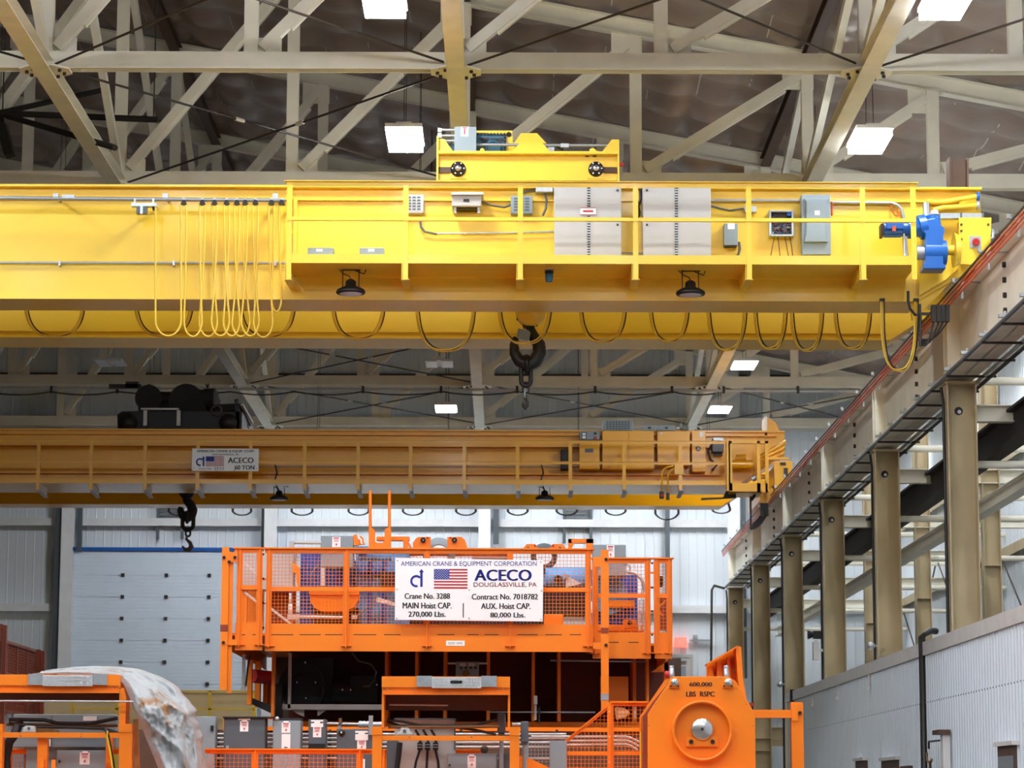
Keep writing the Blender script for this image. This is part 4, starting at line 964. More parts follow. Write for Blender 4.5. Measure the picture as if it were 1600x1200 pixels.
MB().rp(908, 675, 917, 686, DW2-.46, .01).build('meter_bezel', M['dgrey'], b); MB().rp(910, 676.5, 915, 680, DW2-.47, .01).rp(910, 681.5, 915, 685, DW2-.47, .01).build('meter', M['signwhite'], b)
MB().cyl(W(930.5, 684, DW2-.46), W(930.5, 684, DW2-.52), .03).build('lamp', M['red'], b); MB().rp(928, 675.5, 932, 678.5, DW2-.48, .03).build('switch', M['dark'], b)
b = fb2('vent_box', 942, 656, 989, 672.5, M['grey'], .5, DW2-.3)
m = MB()
for i in range(8):
    for j in range(4): m.rp(947.5+i*4.7, 658+j*3.4, 950.8+i*4.7, 660.6+j*3.4, DW2-.31, .02)
m.build('louvre', M['dgrey'], b)
for (x0, x1) in ((1006, 1023), (1027, 1055)):
    b = fb2('small_box', x0, 664.5, x1, 672.8, M['grey'], .3, DW2-.25); MB().rp((x0+x1)/2-2, 667, (x0+x1)/2+2.5, 670, DW2-.26, .02).build('handle', M['dark'], b)
b = fb2('small_box', 1062, 661, 1066, 669, M['grey'], .1); fb2('small_box', 1067, 666, 1076, 672, M['dgrey'], .1)
b = fb2('junction_box', 1113, 685, 1131, 706, M['dgrey'], .3); MB().rp(1115, 684, 1130, 688, DW2-.31, .02).build('lid', M['galv'], b); MB().rp(1116, 706, 1128, 712, DW2-.2, .1).build('gland', M['dark'], b)
fb2('transformer', 876, 702, 891, 733, M['dark'], .35)
m = MB().tube([W(1112, 695, 62.8), W(1106, 705, 62.8), W(1110, 718, 62.8), W(1120, 727, 62.8), W(1112, 735, 62.8)], .03, 6).build('loose_cable', M['black'], c2)
MB().cyl(W(400, 728, 62.85), W(1060, 728.5, 62.85), .014, n=6).build('conduit', M['galv'], c2); MB().cyl(W(1022, 728, 62.8), W(1058, 728, 62.8), .04, n=8).build('conduit', M['galv'], c2)
MB().tube([W(1034, 770, 62), W(1034, 738, 62), W(1040, 731, 62), W(1052, 728, 62)], .022, 6).tube([W(1043.5, 773, 62), W(1043.5, 740, 62), W(1050, 733, 62), W(1056, 732, 62)], .022, 6).build('bent_pipe', Y, c2)
MB().rp(1054, 726, 1068, 741, 61.95, .05).build('pipe_plate', Y, c2)
bt = thing('warning_lamp', 'red signal lamp hanging on a bent yellow pipe under the smaller crane', 'lamp', W(1034, 772, 62)); MB().rp(1030.5, 768, 1037.5, 779, 61.95, .12).build('housing', M['black'], bt); MB().cyl(W(1034.5, 774, 61.95), W(1034.5, 774, 61.9), .035).build('lens', M['red'], bt)
bt = thing('warning_horn', 'small dark horn hanging on a bent yellow pipe beside the red signal lamp', 'horn', W(1043, 775, 62)); MB().rp(1041, 770, 1046, 777, 61.95, .1).build('driver', M['black'], bt); MB().cyl(W(1043.5, 777, 62), W(1043.5, 781, 62), .03, .05).build('mouth', M['black'], bt)
# right end: drive cage, end truck, bumper
z = lambda py: W(1150, py, 62).z
cg = MB()
for px in (1138, 1141, 1185, 1198):
    x = W(px, 720, 61.9).x; cg.box(x-.04, x+.04, 61.86, 61.94, z(770 if px > 1150 else 768), z(690))
cg.box(W(1138, 700, 62).x, W(1200, 700, 62).x, 61.86, 61.94, z(694), z(690)).box(W(1138, 700, 62).x, W(1198, 700, 62).x, 61.86, 61.94, z(770), z(756)).box(W(1138, 700, 62).x, W(1190, 700, 62).x, 61.86, 63, z(770), z(769))
cg.build('drive_cage', Y, c2)
MB().prismp([(1137, 762), (1150, 758), (1150, 778), (1096, 781), (1096, 778), (1130, 777)], 62.3, .1).build('step', M['dark'], c2)
MB().cyl(W(1142, 726, 62.6), W(1176, 726, 62.6), .1, n=14).cyl(W(1150, 716, 62.6), W(1165, 716, 62.6), .08, n=10).cyl(W(1176, 745, 62.6), W(1198, 745, 62.6), .06).build('drive_motor', Y, c2); MB().cyl(W(1175, 749, 62.5), W(1181, 746, 62.5), .07).build('hub_cap', M['galv'], c2)
e2 = MB().prismp([(1209, 721), (1238, 720), (1237, 746), (1216, 768), (1211, 768)], 62.0, .04).build('end_truck', Y, c2)
MB().box(W(1213, 730, 62).x, W(1236, 730, 62).x, 62.04, 69.4, W(1220, 752, 62).z, W(1220, 723, 62).z).build('truck_body', Y, e2); MB().rp(1225, 731, 1231, 745, 61.95, .06).rp(1219, 722.5, 1228, 726.5, 61.96, .05).build('truck_fittings', M['dark'], e2)
MB().rp(1200, 714, 1232, 718, 62.1, .1).build('truck_tray', Y, e2)
for yy in (63.1, 67.8):
    MB().lathe(Vector((XC, yy, RT+.36)), [(.06, -.09), (.29, -.09), (.29, -.05), (.26, -.05), (.26, .05), (.29, .05), (.29, .09), (.06, .09), (.06, -.09)], 20, 'X').build('wheel', M['dark'], e2)
for q in range(3): MB().cyl(W(1184+q*4, 716-q*2+q*5, 62.5), W(1228-q*2, 690+q*9, 62.5), .05, n=8).build('bumper_pipe', Y, c2)
MB().prismp([(1197, 651), (1212, 660), (1221, 680), (1197, 680)], 63.2, .05).build('trolley_stop', Y, c2); MB().rp(1195, 651, 1198.5, 681, 63.0, .7).build('stop_plate', M['signwhite'], c2)
co = thing('current_collector', 'tangle of black collector leads under the right end of the smaller crane', 'collector', W(1187, 800, 62.4))
for q in range(5):
    MB().rp(1188+q*2.5, 786, 1191+q*2.5, 806, 62.3+.06*q, .1).build('shoe', M['black'], co)
    pts = [W(1173+q*.8+ (25-q*2)*u, 826-q*2 + (3+ (18-2*q)*math.sin(PI*u))*(.3) - u*22, 62.4) for u in [s/8 for s in range(9)]]
    MB().tube(pts, .022, 6).build('lead', M['black'], co)
MB().rp(1171.5, 775, 1174.5, 828, 62.4, .05).build('mount', M['black'], co); MB().tube([W(1173, 782, 62.4), W(1178, 776, 62.4), W(1181, 770, 62.4), W(1190, 768, 62.4)], .04, 6).build('lead', M['black'], co)
MB().prismp([(1187, 768), (1207, 762), (1210, 770), (1198, 787), (1189, 784)], 62.6, .2).build('wheel_guard', Y, c2)
# loops of cable below
tk = MB().cyl(W(-30, 768, 68.7), W(1180, 769, 68.7), .05, n=8).build('festoon_track', M['dark']); tag(tk, 'dark festoon track hidden behind the rear girder of the smaller crane', 'rail')
for i, (x0, x1) in enumerate(((262, 298), (362, 394), (454, 490), (543, 578), (628, 662), (711, 745), (792, 826), (868, 903), (945, 979), (1022, 1062), (1112, 1142))):
    f = thing('festoon_loop', 'small dark cable loop hanging under the smaller crane, %s from the left' % ORD[i], 'cable', W((x0+x1)/2, 790, 68.7), 'loops under the smaller crane')
    yb = 805 if i < 9 else (812 if i == 9 else 802); xm, hw = (x0+x1)/2, (x1-x0)/2
    for q in range(2):
        pts = [W(xm-hw*.55, 769, 68.7)] + [W(xm-(hw+1-q*2)*math.cos(PI*s/14)*(1-.22*max(0, 1-s*(14-s)/20)), 794+(yb-794)*math.sin(PI*s/14)**.9-5*(max(0, 1-s*(14-s)/20)), 68.7+.05*q) for s in range(15)] + [W(xm+hw*.55, 769, 68.7)]
        MB().tube(pts, .016, 6).build('flat_cable', M['black'] if q else M['dark'], f)
flood(436, 781, 62.5, 1.1, 'small black flood light under the smaller crane, right of its white sign', .36); flood(851, 781, 62.5, 1.1, 'small black flood light under the smaller crane, left of its cabinets', .36)
for px in (430, 846):
    o = MB().tube([W(px, 727, 62.6), W(px+3, 738, 62.4), W(px-1, 752, 62.3), W(px+4, 764, 62.4), W(px+5, 770, 62.5)], .018, 6).build('lamp_cord', M['black']); tag(o, 'black cord hanging to the flood light %s' % ('near the white sign' if px < 500 else 'left of the cabinets'), 'cord')
# dark trolley
t2 = thing('crane_trolley', 'black hoist machinery standing on the left part of the smaller crane', 'trolley', W(285, 670, 64)); K = M['dark_and_shade']
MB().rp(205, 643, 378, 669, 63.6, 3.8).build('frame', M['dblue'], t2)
for px in (200, 356): 
    MB().lathe(W(px, 660, 63.5), [(0, -.1), (.1, -.1), (.12, -.05), (.21, 0), (.21, .14), (0, .14)], 20).build('wheel', M['dark'], t2)
MB().prismp([(184, 672), (183, 648), (190, 643), (216, 642), (216, 672)], 63.7, .4).build('end_housing', K, t2)
MB().cyl(W(232, 622, 63.9), W(232, 622, 65.6), .32, n=24).rp(216, 618, 250, 643, 63.9, 1.5).build('brake_drum', K, t2)
MB().cyl(W(291, 627, 64), W(291, 627, 65.5), .42, n=24).rp(263, 624, 320, 643, 64, 1.2).build('gear_case', K, t2)
MB().cyl(W(304, 623, 64.2), W(335, 623, 64.2), .22, n=20).cyl(W(244, 622, 64.2), W(268, 622, 64.2), .13, n=12).build('motor', K, t2)
MB().rp(216, 614, 336, 643, 64.4, 1.2).build('machine_base', K, t2); MB().rp(318, 607, 336, 632, 64.3, .8).build('motor_end', K, t2); MB().rp(246, 612, 266, 640, 64.2, .8).build('coupling_guard', K, t2)
m = MB()
for px in (290, 324, 233): m.tube([W(px, 606 if px != 233 else 604, 64.2), W(px-2, 600 if px != 233 else 601, 64.2), W(px+2, 600 if px != 233 else 601, 64.2), W(px, 606 if px != 233 else 604, 64.2)], .02, 6)
m.build('lifting_eye', K, t2)
m = MB().rp(220, 637.5, 279, 640, 63.4, .1)
for px in (227, 279): m.rp(px-3, 641, px+2.5, 665, 63.4, .08)
m.build('ladder_frame', M['cap'], t2)
MB().prismp([(336, 632), (374, 630), (378, 640), (336, 644)], 63.8, .6).build('side_arm', K, t2)
for q in range(3): MB().beam(W(372+q*3, 629+q*1.5, 63.5), W(388+q*3, 668-q*3.5, 65.2), .06, .06).build('rail_bar', M['dgrey'] if q != 2 else M['cap'], t2)
MB().prismp([(366, 624), (372, 623), (374, 640), (374, 672), (370, 672)], 63.6, .1).build('end_plate', M['dblue'], t2)
MB().lathe(W(338, 641, 63.5), [(.1, 0), (.14, 0), (.14, .03), (.1, .03)], 16).build('hose_coil', M['brown'], t2)
MB().rp(170, 600, 220, 607, 66, .1).rp(196, 596, 216, 606, 66, .2).build('resistor_bank', M['dark'], t2)
# hook
h2 = thing('hook_block', 'dark hook block hanging from the left part of the smaller crane', 'hook', W(292, 790, 65.6)); DH2 = 65.6
MB().lathe(W(292, 768, DH2), [(0, -.15), (.17, -.15), (.19, -.1), (.19, .1), (.17, .15), (0, .15)], 20).build('sheave', K, h2)
MB().cyl(W(288, 766, DH2), W(288, 690, DH2), .02, n=6).cyl(W(296, 766, DH2), W(296, 690, DH2), .02, n=6).build('wire_rope', M['dark'], h2)
hp = [(291, 775, .1), (292, 782, .1), (298, 789, .11), (301, 797, .12), (299, 805, .12), (292, 809, .12), (285, 805, .1), (282, 797, .08), (284, 790, .05)]
pts = []; rr = []
for i in range(len(hp)-1):
    for q in range(3): u = q/3; pts.append(W(hp[i][0]*(1-u)+hp[i+1][0]*u, hp[i][1]*(1-u)+hp[i+1][1]*u, DH2)); rr.append(hp[i][2]*(1-u)+hp[i+1][2]*u)
MB().tube(pts, rr, 10).build('hook', K, h2)
s2 = thing('lifting_link', 'oval black sling link with a rusty hook, hanging from the smaller crane', 'sling', W(293, 830, DH2))
link('master_link', 294, 801, 828, 8.5, .05, DH2, K, s2); link('chain_link', 294, 825, 838, 3.5, .025, DH2, K, s2)
hp = [(293, 836), (291, 842), (297, 848), (299, 854), (295, 859), (289, 859), (285, 853)]
MB().tube([W(x, y, DH2) for x, y in hp], [.03, .035, .045, .06, .06, .045, .02], 8).build('small_hook', M['brown'], s2)
c = W(292.5, 808, DH2); MB().tube([c+Vector((0, .13*math.cos(PI*q/8), .13*math.sin(PI*q/8))) for q in range(16)], .04, 8, True).build('sling_eye', K, s2)
# white sign on the railing
def flag(x0, y0, x1, y1, D, parent, stars=True):
    k = (y1-y0)/13
    f = MB().rp(x0, y0, x1, y1, D, .003).build('flag', M['signwhite'], parent)
    for q in range(0, 13, 2): MB().rp(x0+((x1-x0)*.46 if q < 7 else 0), y0+q*k, x1, y0+(q+1)*k, D-.003, .003).build('stripe', M['red'], f)
    xc = x0+(x1-x0)*.46
    MB().rp(x0, y0, xc, y0+7*k, D-.003, .003).build('canton', M['navy'], f)
    if stars:
        m = MB()
        for r in range(9):
            for c_ in range(6 if r % 2 == 0 else 5):
                cx = x0+(xc-x0)*((c_+.5)/6 if r % 2 == 0 else (c_+1)/6); cy = y0+7*k*(r+.6)/9.3
                ctr = W(cx, cy, D-.0045); R = SC(D)*.85; vs = []
                for a in range(10): rr_ = R if a % 2 == 0 else R*.45; t_ = PI/2+a*PI/5; vs.append(ctr+Vector((rr_*math.cos(t_), 0, rr_*math.sin(t_))))
                m.add(vs, [tuple(range(10))])
        stuff(m.build('stars', M['signwhite'], f))
def emblem(cx, cy, R, w_, ytop, ybot, xs, D, parent, m):
    mm = MB(); pts = []; k = SC(D)
    n = 26; vs = []
    for q in range(n+1):
        a = math.radians(40) + (2*PI-math.radians(40)-math.radians(75))*q/n + 0
        for r in (R, R-w_): vs.append(W(cx+r*math.cos(a), cy-r*math.sin(a), D))
    mm.add(vs, [(2*q, 2*q+1, 2*q+3, 2*q+2) for q in range(n)])
    mm.add([W(xs-w_*.55, ybot, D), W(xs+w_*.55, ybot, D), W(xs+w_*.55, ytop+w_*1.2, D), W(xs-w_*.55, ytop+w_*1.2, D)], [(0, 1, 2, 3)])
    mm.add([W(xs-w_*1.2, ytop+w_*1.3, D), W(xs+w_*1.2, ytop+w_*1.3, D), W(xs, ytop-w_*.3, D)], [(0, 1, 2)])
    mm.build('logo', m, parent)
DS = 61.9
s = thing('crane_sign', 'small white sign reading 60 TON on the railing of the smaller crane', 'sign', W(352, 718, DS))
MB().rp(300, 701, 404, 736, DS, .02).build('board', M['signwhite'], s)
text('AMERICAN CRANE & EQUIP. CORP.', 307.5, 703, 397.5, 707.2, DS-.006, M['ink'], s, 'lettering', .03); text('DOUGLASSVILLE, PA', 332, 708.8, 373, 711.8, DS-.006, M['ink'], s, 'lettering', .03)
text('ACECO', 356, 715, 395.5, 723.5, DS-.006, M['ink'], s, 'lettering', .04); text('60 TON', 366.5, 727, 397, 733.8, DS-.006, M['ink'], s, 'lettering', .04)
text('Crane No.', 310, 730.5, 331, 733.6, DS-.006, M['ink'], s); text('2932', 334.5, 730, 350, 733.8, DS-.006, M['navy'], s)
flag(321.5, 713, 350, 728, DS-.004, s, False); emblem(312.3, 722, 6.2, 2.4, 713.5, 728.4, 318, DS-.005, s, M['navy'])
m = MB()
for px, py in ((303, 731), (401, 732), (366, 735), (339, 735)): m.cyl(W(px, py, DS-.012), W(px, py, DS), .016, n=6)
m.build('screw', M['chrome'], s)
Y = Y1
# ================================================================ ORANGE TROLLEY IN THE MIDDLE
O = M['orange']; DM = 33.0; DB = 33.7
def wires(x0, y0, x1, y1, D, name, m, parent, pitch=5.6, poly=None):     # welded wire mesh, clipped to an optional sloping top
    mm = MB(); r = .0026; nx = max(1, int(round((x1-x0)/pitch))); ny = max(1, int(round((y1-y0)/pitch)))
    def top(x): return y0 if poly is None else max(y0, poly(x))
    for i in range(nx+1):
        x = x0+(x1-x0)*i/nx; a, b = W(x, top(x), D), W(x, y1, D)
        if a.z - b.z > .03: mm.box(a.x-r, a.x+r, D-r, D+r, b.z, a.z)
    for j in range(ny+1):
        y = y0+(y1-y0)*j/ny; xa = x0
        if poly is not None:
            while xa < x1 and poly(xa) > y: xa += 1
        a, b = W(xa, y, D), W(x1, y, D)
        if b.x - a.x > .03: mm.box(a.x, b.x, D+r, D+3*r, a.z-r, a.z+r)
    return stuff(mm.build(name, m, parent))
def danger(x0, y0, x1, y1, D, parent, tab=None):
    p = MB().rp(x0, y0, x1, y1, D, .004).build('warning_label', M['signwhite'], parent); w_ = x1-x0; h = y1-y0
    MB().rp(x0+w_*.15, y0+h*.06, x1-w_*.15, y0+h*.15, D-.003, .003).rp(x0+w_*.2, y0+h*.24, x1-w_*.2, y0+h*.27, D-.003, .003).rp(x0+w_*.22, y0+h*.33, x1-w_*.22, y0+h*.36, D-.003, .003).rp(x0+w_*.2, y0+h*.42, x1-w_*.2, y0+h*.45, D-.003, .003).build('print', M['red'], p)
    xm = x0+w_/2; ym = y0+h*.55
    MB().prismp([(xm+w_*.1, ym), (xm-w_*.15, ym+h*.2), (xm, ym+h*.2), (xm-w_*.05, ym+h*.38), (xm+w_*.15, ym+h*.14), (xm+w_*.02, ym+h*.14)], D-.003, .003).build('bolt_symbol', M['red'], p)
    if tab: MB().rp(tab[0], tab[1], tab[2], tab[3], D, .004).build('tab', M['signwhite'], p)
ot = thing('crane_trolley', 'large orange hoist trolley with mesh guards and a big white sign on its front', 'trolley', W(700, 1020, 34))
def panel(x0, x1, yt, yb, ym, D, posts, ymesh1, toe):
    zt = W(700, yt, D).z
    MB().rp(x0-3, yt-3, x1+3, yt-1, D-.05, .12).rp(x0, yt-1, x1, yt+6, D-.01, .02).build('top_rail', O, ot)
    MB().rp(x0+2, ym-2.5, x1-2, ym+2.5, D, .012).rp(x0+2, ym+2.5, x1-2, ym+4, D-.03, .05).build('mid_rail', O, ot)
    MB().rp(x0, toe, x1, yb, D-.008, .012).build('toe_plate', O, ot)
    for px in posts:
        w_ = 4.5
        MB().rp(px-w_, yt+2, px+w_, yb-8, D-.02, .012).rp(px-.8, yt, px+.8, yb-6, D-.07, .06).build('post', O, ot)
        MB().rp(px-8, yb-9.5, px+8, yb-8.3, D-.05, .05).build('post_foot', O, ot)
    ps = sorted(posts)
    for a, b in zip(ps[:-1], ps[1:]): wires(a+w_, yt+6, b-w_, ymesh1, D+.03, 'wire_mesh', O, ot)
panel(414, 926, 859, 1018, 920, DM, (420, 541, 667, 797, 919), 976, 975)
panel(367, 410, 858, 1016, 917, DM-.02, (374, 405), 976, 973)
panel(926, 1017, 874, 1029, 930, DB, (930, 1012), 989, 988)
panel(1023, 1050, 874, 1029, 930, DB-.02, (1026, 1046), 989, 988)
m = MB()
for (a, b) in ((420, 458), (468, 501), (508, 535), (552, 588), (600, 626), (683, 710), (730, 748), (757, 779), (808, 840), (852, 878), (890, 908)): m.rp(a, 991, b, 992.4, DM-.010, .004)
for (a, b) in ((951, 967), (982, 998), (1027, 1037)): m.rp(a, 1003, b, 1004.4, DB-.010, .004)
for (a, b) in ((376, 383), (394, 402)): m.rp(a, 991, b, 992.4, DM-.03, .004)
m.build('slots', M['brown'], ot)
MB().rp(697, 1001, 726, 1009, DM-.012, .004).build('maker_plate', M['signwhite'], ot); MB().rp(700, 1003, 711, 1007, DM-.014, .003).rp(713, 1003, 723, 1007, DM-.014, .003).build('plate_print', M['cap'], ot)
m = MB()
for px, py in ((411.5, 866), (411.5, 904), (411.5, 942), (411.5, 981), (1019, 880), (1019, 918), (1019, 955), (1019, 992)): m.cyl(W(px, py, DM-.03), W(px, py, DM-.05), .014, n=8)
stuff(m.build('bolt', M['black'], ot))
for py in (895, 918, 955, 990): MB().rp(1016, py-1.5, 1024, py+1.5, DB-.02, .015).build('link_bar', O, ot)
for py in (905, 943): MB().rp(408, py-1.5, 416, py+1.5, DM-.02, .015).build('link_bar', O, ot)
# deck, side plate and dark body below
xa, xb_ = W(360, 1018, DM).x, W(1047, 1028, DM).x; zd = W(700, 990, DM).z
MB().box(xa, W(926, 1000, DM).x, DM, 38.2, zd-.03, zd).box(W(926, 1000, DM).x, xb_, DB, 38.2, zd-.1, zd-.07).build('deck', O, ot)
zb = W(700, 1016, DM).z
MB().box(xa, xa+.02, DM, 37.8, zb-.02, zd).box(xb_-.02, xb_, DB, 37.8, zb-.08, zd).build('side_plate', O, ot)
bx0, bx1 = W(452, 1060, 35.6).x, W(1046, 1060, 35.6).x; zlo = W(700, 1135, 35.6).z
MB().box(bx0, bx1, 35.6, 37.9, zlo, zd-.05).build('body', M['deepshade'], ot)  # shade of the bay is in this colour
MB().box(bx0, bx1, 35.2, 35.6, zlo-.02, zlo+.05).build('body_flange', O, ot)
for px in (605, 652, 696, 763, 833, 873, 990):
    x = W(px, 1060, 35).x; MB().box(x-.02, x+.02, 34.75, 35.6, zlo+.05, zd-.05).build('rib', O, ot)
MB().box(bx0-.4, bx1+.3, 37.9, 38.1, .9, zd-.04).build('rear_plate', M['brown'], ot)
# machinery in the dark bay
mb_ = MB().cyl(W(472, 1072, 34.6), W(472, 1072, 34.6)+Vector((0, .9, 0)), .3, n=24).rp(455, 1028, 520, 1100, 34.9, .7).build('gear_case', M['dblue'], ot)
MB().lathe(W(477, 1081, 34.55), [(.2, 0), (.24, -.02), (.24, .05)], 24).build('case_ring', M['dblue'], mb_)
m = MB()
for px, py in ((464, 1066), (493, 1066), (478, 1091), (477, 1035), (535, 1078), (548, 1078), (589, 1070)): m.cyl(W(px, py, 34.5), W(px, py, 34.7), .012, n=6)
m.build('bolt', M['chrome'], mb_)
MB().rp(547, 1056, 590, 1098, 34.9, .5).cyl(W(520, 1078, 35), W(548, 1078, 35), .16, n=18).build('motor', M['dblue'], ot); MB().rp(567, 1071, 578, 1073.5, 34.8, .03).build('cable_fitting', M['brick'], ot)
MB().tube([W(550, 1020, 34.6), W(560, 1033, 34.6), W(580, 1038, 34.6), W(588, 1050, 34.6), W(584, 1064, 34.6), W(577, 1072, 34.8)], .012, 6).build('cable', M['dgrey'], ot)
MB().rp(450, 1020, 454.5, 1107, 34.3, .1).build('hanger_bar', M['cap'], ot)
MB().rp(439, 1100.5, 597, 1108.5, 34.3, .3).build('lower_beam', M['cap'], ot); MB().prismp([(456, 1109), (475, 1109), (475, 1120), (462, 1114)], 34.4, .05).prismp([(496, 1109), (510, 1109), (498, 1118), (496, 1118)], 34.4, .05).build('beam_bracket', M['cap'], ot)
b = MB().rp(712, 1034, 748, 1058, 34.4, .25).build('control_box', M['grey'], ot); m = MB()
for px in (718, 732): m.rp(px, 1036, px+10, 1041, 34.38, .02)
m.build('label_plate', M['cap'], b); MB().cyl(W(728, 1052, 34.4), W(728, 1052, 34.36), .045).build('decal', M['brick'], b)
m = MB()
for q in range(4): m.rp(719+q*7.5, 1041.5, 722+q*7.5, 1045, 34.37, .03)
m.build('switch', M['ink'], b); MB().rp(699, 1035, 712, 1038, 34.45, .03).rp(748, 1035, 762, 1038, 34.45, .03).build('box_bracket', M['cap'], ot)
MB().rp(835, 1087, 838.5, 1125, 34.2, .06).rp(834, 1087, 839.5, 1100, 34.15, .1).build('limit_switch', M['cap'], ot); MB().rp(841, 1105, 844, 1130, 34.2, .05).build('switch_arm', M['dark'], ot)
MB().cyl(W(765, 1112.5, 34.4), W(930, 1113, 34.4), .012, n=6).cyl(W(860, 1032, 34.4), W(1010, 1034, 34.4), .012, n=6).build('conduit', M['galv'], ot)
MB().rp(945, 1057, 982, 1095, 34.6, .05).prismp([(938, 1057), (975, 1057), (981, 1075), (975, 1095), (938, 1095)], 34.55, .05).build('bracket_plate', O, ot)
MB().rp(1010, 1030, 1014, 1100, 34.4, .3).prismp([(1018, 1050), (1044, 1032), (1044, 1048), (1040, 1050)], 34.2, .1).rp(1038, 1029, 1044, 1070, 34.2, .3).build('side_bracket', O, ot)
# orange side frames, roller and hydraulic at the left
for (a_, b_, c_, d_, e_) in ((386, 1031, 393, 1101, 33.8), (398, 1033, 406, 1105, 34.6), (411, 1058, 418, 1107, 34.8), (419, 1060, 424, 1112, 34.9), (424, 1020, 429, 1120, 33.9)): MB().rp(a_, b_, c_, d_, e_, .15).build('side_frame', O, ot)
MB().prismp([(393, 1031), (396, 1031), (412, 1040), (412, 1044)], 34, .1).build('side_brace', O, ot)
MB().cyl(W(394, 1056, 34.1), W(423, 1059, 34.4), .085, n=16).build('buffer', M['red'], ot); MB().prismp([(393, 1090), (428, 1104), (428, 1112), (420, 1113), (393, 1100)], 34, .3).rp(426, 1068, 440, 1122, 34.2, .2).build('dark_bracket', M['black'], ot)
MB().rp(378, 1023, 383, 1066, 33.6, .05).cyl(W(380.5, 1064, 33.62), W(380.5, 1074, 33.62), .018).cyl(W(380.5, 1073, 33.62), W(380.5, 1079, 33.62), .03).build('tie_down', M['galv'], ot); MB().tube([W(391, 1022, 33.7), W(387, 1045, 33.7), W(384, 1072, 33.7)], .012, 6).build('strap', M['dark'], ot)
MB().prismp([(436, 1075), (440, 1080), (443, 1100), (434, 1118), (432, 1118), (431, 1076)], 35, .05).build('pale_cover', M['cap'], ot)
# tall guard post at the left and right
def stanchion(x0, x1, yt, yb, D, side, name):
    t_ = MB().rp(x0, yt, x1, yb, D-.06, .02).build(name, O, ot)
    if side < 0:
        MB().rp(x1, yt+20, x1+7, yb+5, D-.02, .015).build('inner_plate', O, ot)
        MB().prismp([(x1, yt+22), (x1, yt+6), (x1+8, yt+8), (x1+14, yt+3), (x1+14, yt+24)], D-.05, .02).rp(x0+2, yt+144, x1+15, yt+153, D-.05, .02).build('post_bracket', O, ot)
        MB().rp(x0-1, yt+121, x1, yt+132, D-.062, .02).build('splice', M['shaded_orange'], ot)
        bl = ((x0+5, yt+16), (x0+13, yt+23), (x0+22, yt+16), (x0+4, yt+149))
    else:
        MB().rp(x0-12, yt+11, x0, yt+26, D-.05, .02).rp(x0-12, yt+145, x0, yt+155, D-.05, .02).build('post_bracket', O, ot)
        MB().rp(x0, yt+122, x1, yt+131, D-.062, .02).build('splice', M['shaded_orange'], ot)
        bl = ((x0+8, yt+15), (x0+8, yt+149))
        MB().rp(x0, yt+225, x1, yt+235, D-.065, .02).build('strap', M['galv'], ot)
    m = MB()
    for px, py in bl: m.cyl(W(px, py, D-.06), W(px, py, D-.085), .02, n=10)
    m.build('bolt', M['ink'], ot)
stanchion(345, 356, 855, 1078, DM-.05, -1, 'stanchion'); stanchion(939, 951, 859, 1110, DM-.1, 1, 'stanchion')
# gear seen through and above the mesh
def eq(name, pts, D, dep, m, bev=.01): return MB().prismp(pts, D, dep).build(name, m, ot, bev)
def eb(name, x0, y0, x1, y1, D, dep, m, bev=.01): return MB().rp(x0, y0, x1, y1, D, dep).build(name, m, ot, bev)
eb('white_cabinet', 375, 862, 459, 921, 34.2, .3, M['white']); g = eb('gear_case', 469, 864, 548, 984, 34.6, 1.4, M['blue'])
m = MB()
for q in range(4): m.rp(474+q*18, 866, 477+q*18, 905, 34.57, .04)
m.build('case_rib', M['blue'], g)
b = eb('junction_box', 501, 837, 552, 886, 34.0, .3, M['grey']); danger(519, 839, 532, 855, 33.99, b); MB().rp(501, 882, 507, 915, 34.02, .2).build('box_leg', M['cap'], ot)
g = eb('gear_case', 556, 864, 640, 984, 34.9, 1.2, M['lblue']); MB().rp(560, 893, 620, 899, 34.85, .06).rp(575, 868, 580, 984, 34.85, .06).rp(597, 868, 602, 984, 34.85, .06).build('case_rib', M['blue'], g)
eb('dark_unit', 594, 893, 650, 916, 34.1, .3, M['black']); eb('dark_gear', 616, 920, 860, 985, 35.0, .8, M['dark']); eb('dark_gear', 490, 950, 560, 985, 34.5, .5, M['dark'])
g = MB().prismp([(484, 927), (485, 941), (492, 950), (503, 955), (540, 955), (552, 949), (559, 939), (561, 927)], 34.1, .3).build('drum_guard', O, ot); MB().rp(483, 924, 561, 929, 34.05, .4).build('guard_rim', O, g)
MB().cyl(W(466, 964, 33.8), W(537, 965, 33.8), .022, n=8).cyl(W(453.5, 926, 33.8), W(453.5, 945, 33.8), .016, n=8).cyl(W(453.5, 944, 33.8), W(453.5, 962, 33.8), .028, n=8).build('conduit', M['cap'], ot); MB().rp(449, 960, 467, 968, 33.76, .08).rp(549, 961, 558, 967, 33.76, .06).build('conduit_body', M['cap'], ot)
MB().tube([W(558, 963, 33.8), W(566, 957, 33.8), W(580, 945, 33.8), W(588, 933, 33.8)], .01, 6).tube([W(486, 912, 33.9), W(486, 900, 33.9), W(491, 890, 33.9), W(499, 882, 33.9)], .012, 6).build('cable', M['dgrey'], ot)
MB().prismp([(586, 934), (590, 933), (622, 943), (622, 948), (588, 940)], 33.9, .06).build('lever_arm', M['cap'], ot)
MB().prismp([(457, 877), (468, 887), (468, 918), (465, 918), (462, 895), (457, 895)], 34.1, .1).build('bracket', O, ot); MB().rp(416, 924, 462, 984, 34.6, .1).build('inner_plate', M['shaded_orange'], ot); MB().beam(W(422, 950, 34.0), W(455, 975, 34.0), .03, .03).beam(W(382, 879, 34.0), W(408, 903, 34.0), .03, .03).beam(W(382, 925, 34), W(405, 943, 34), .03, .03).build('brace', M['cap'], ot)
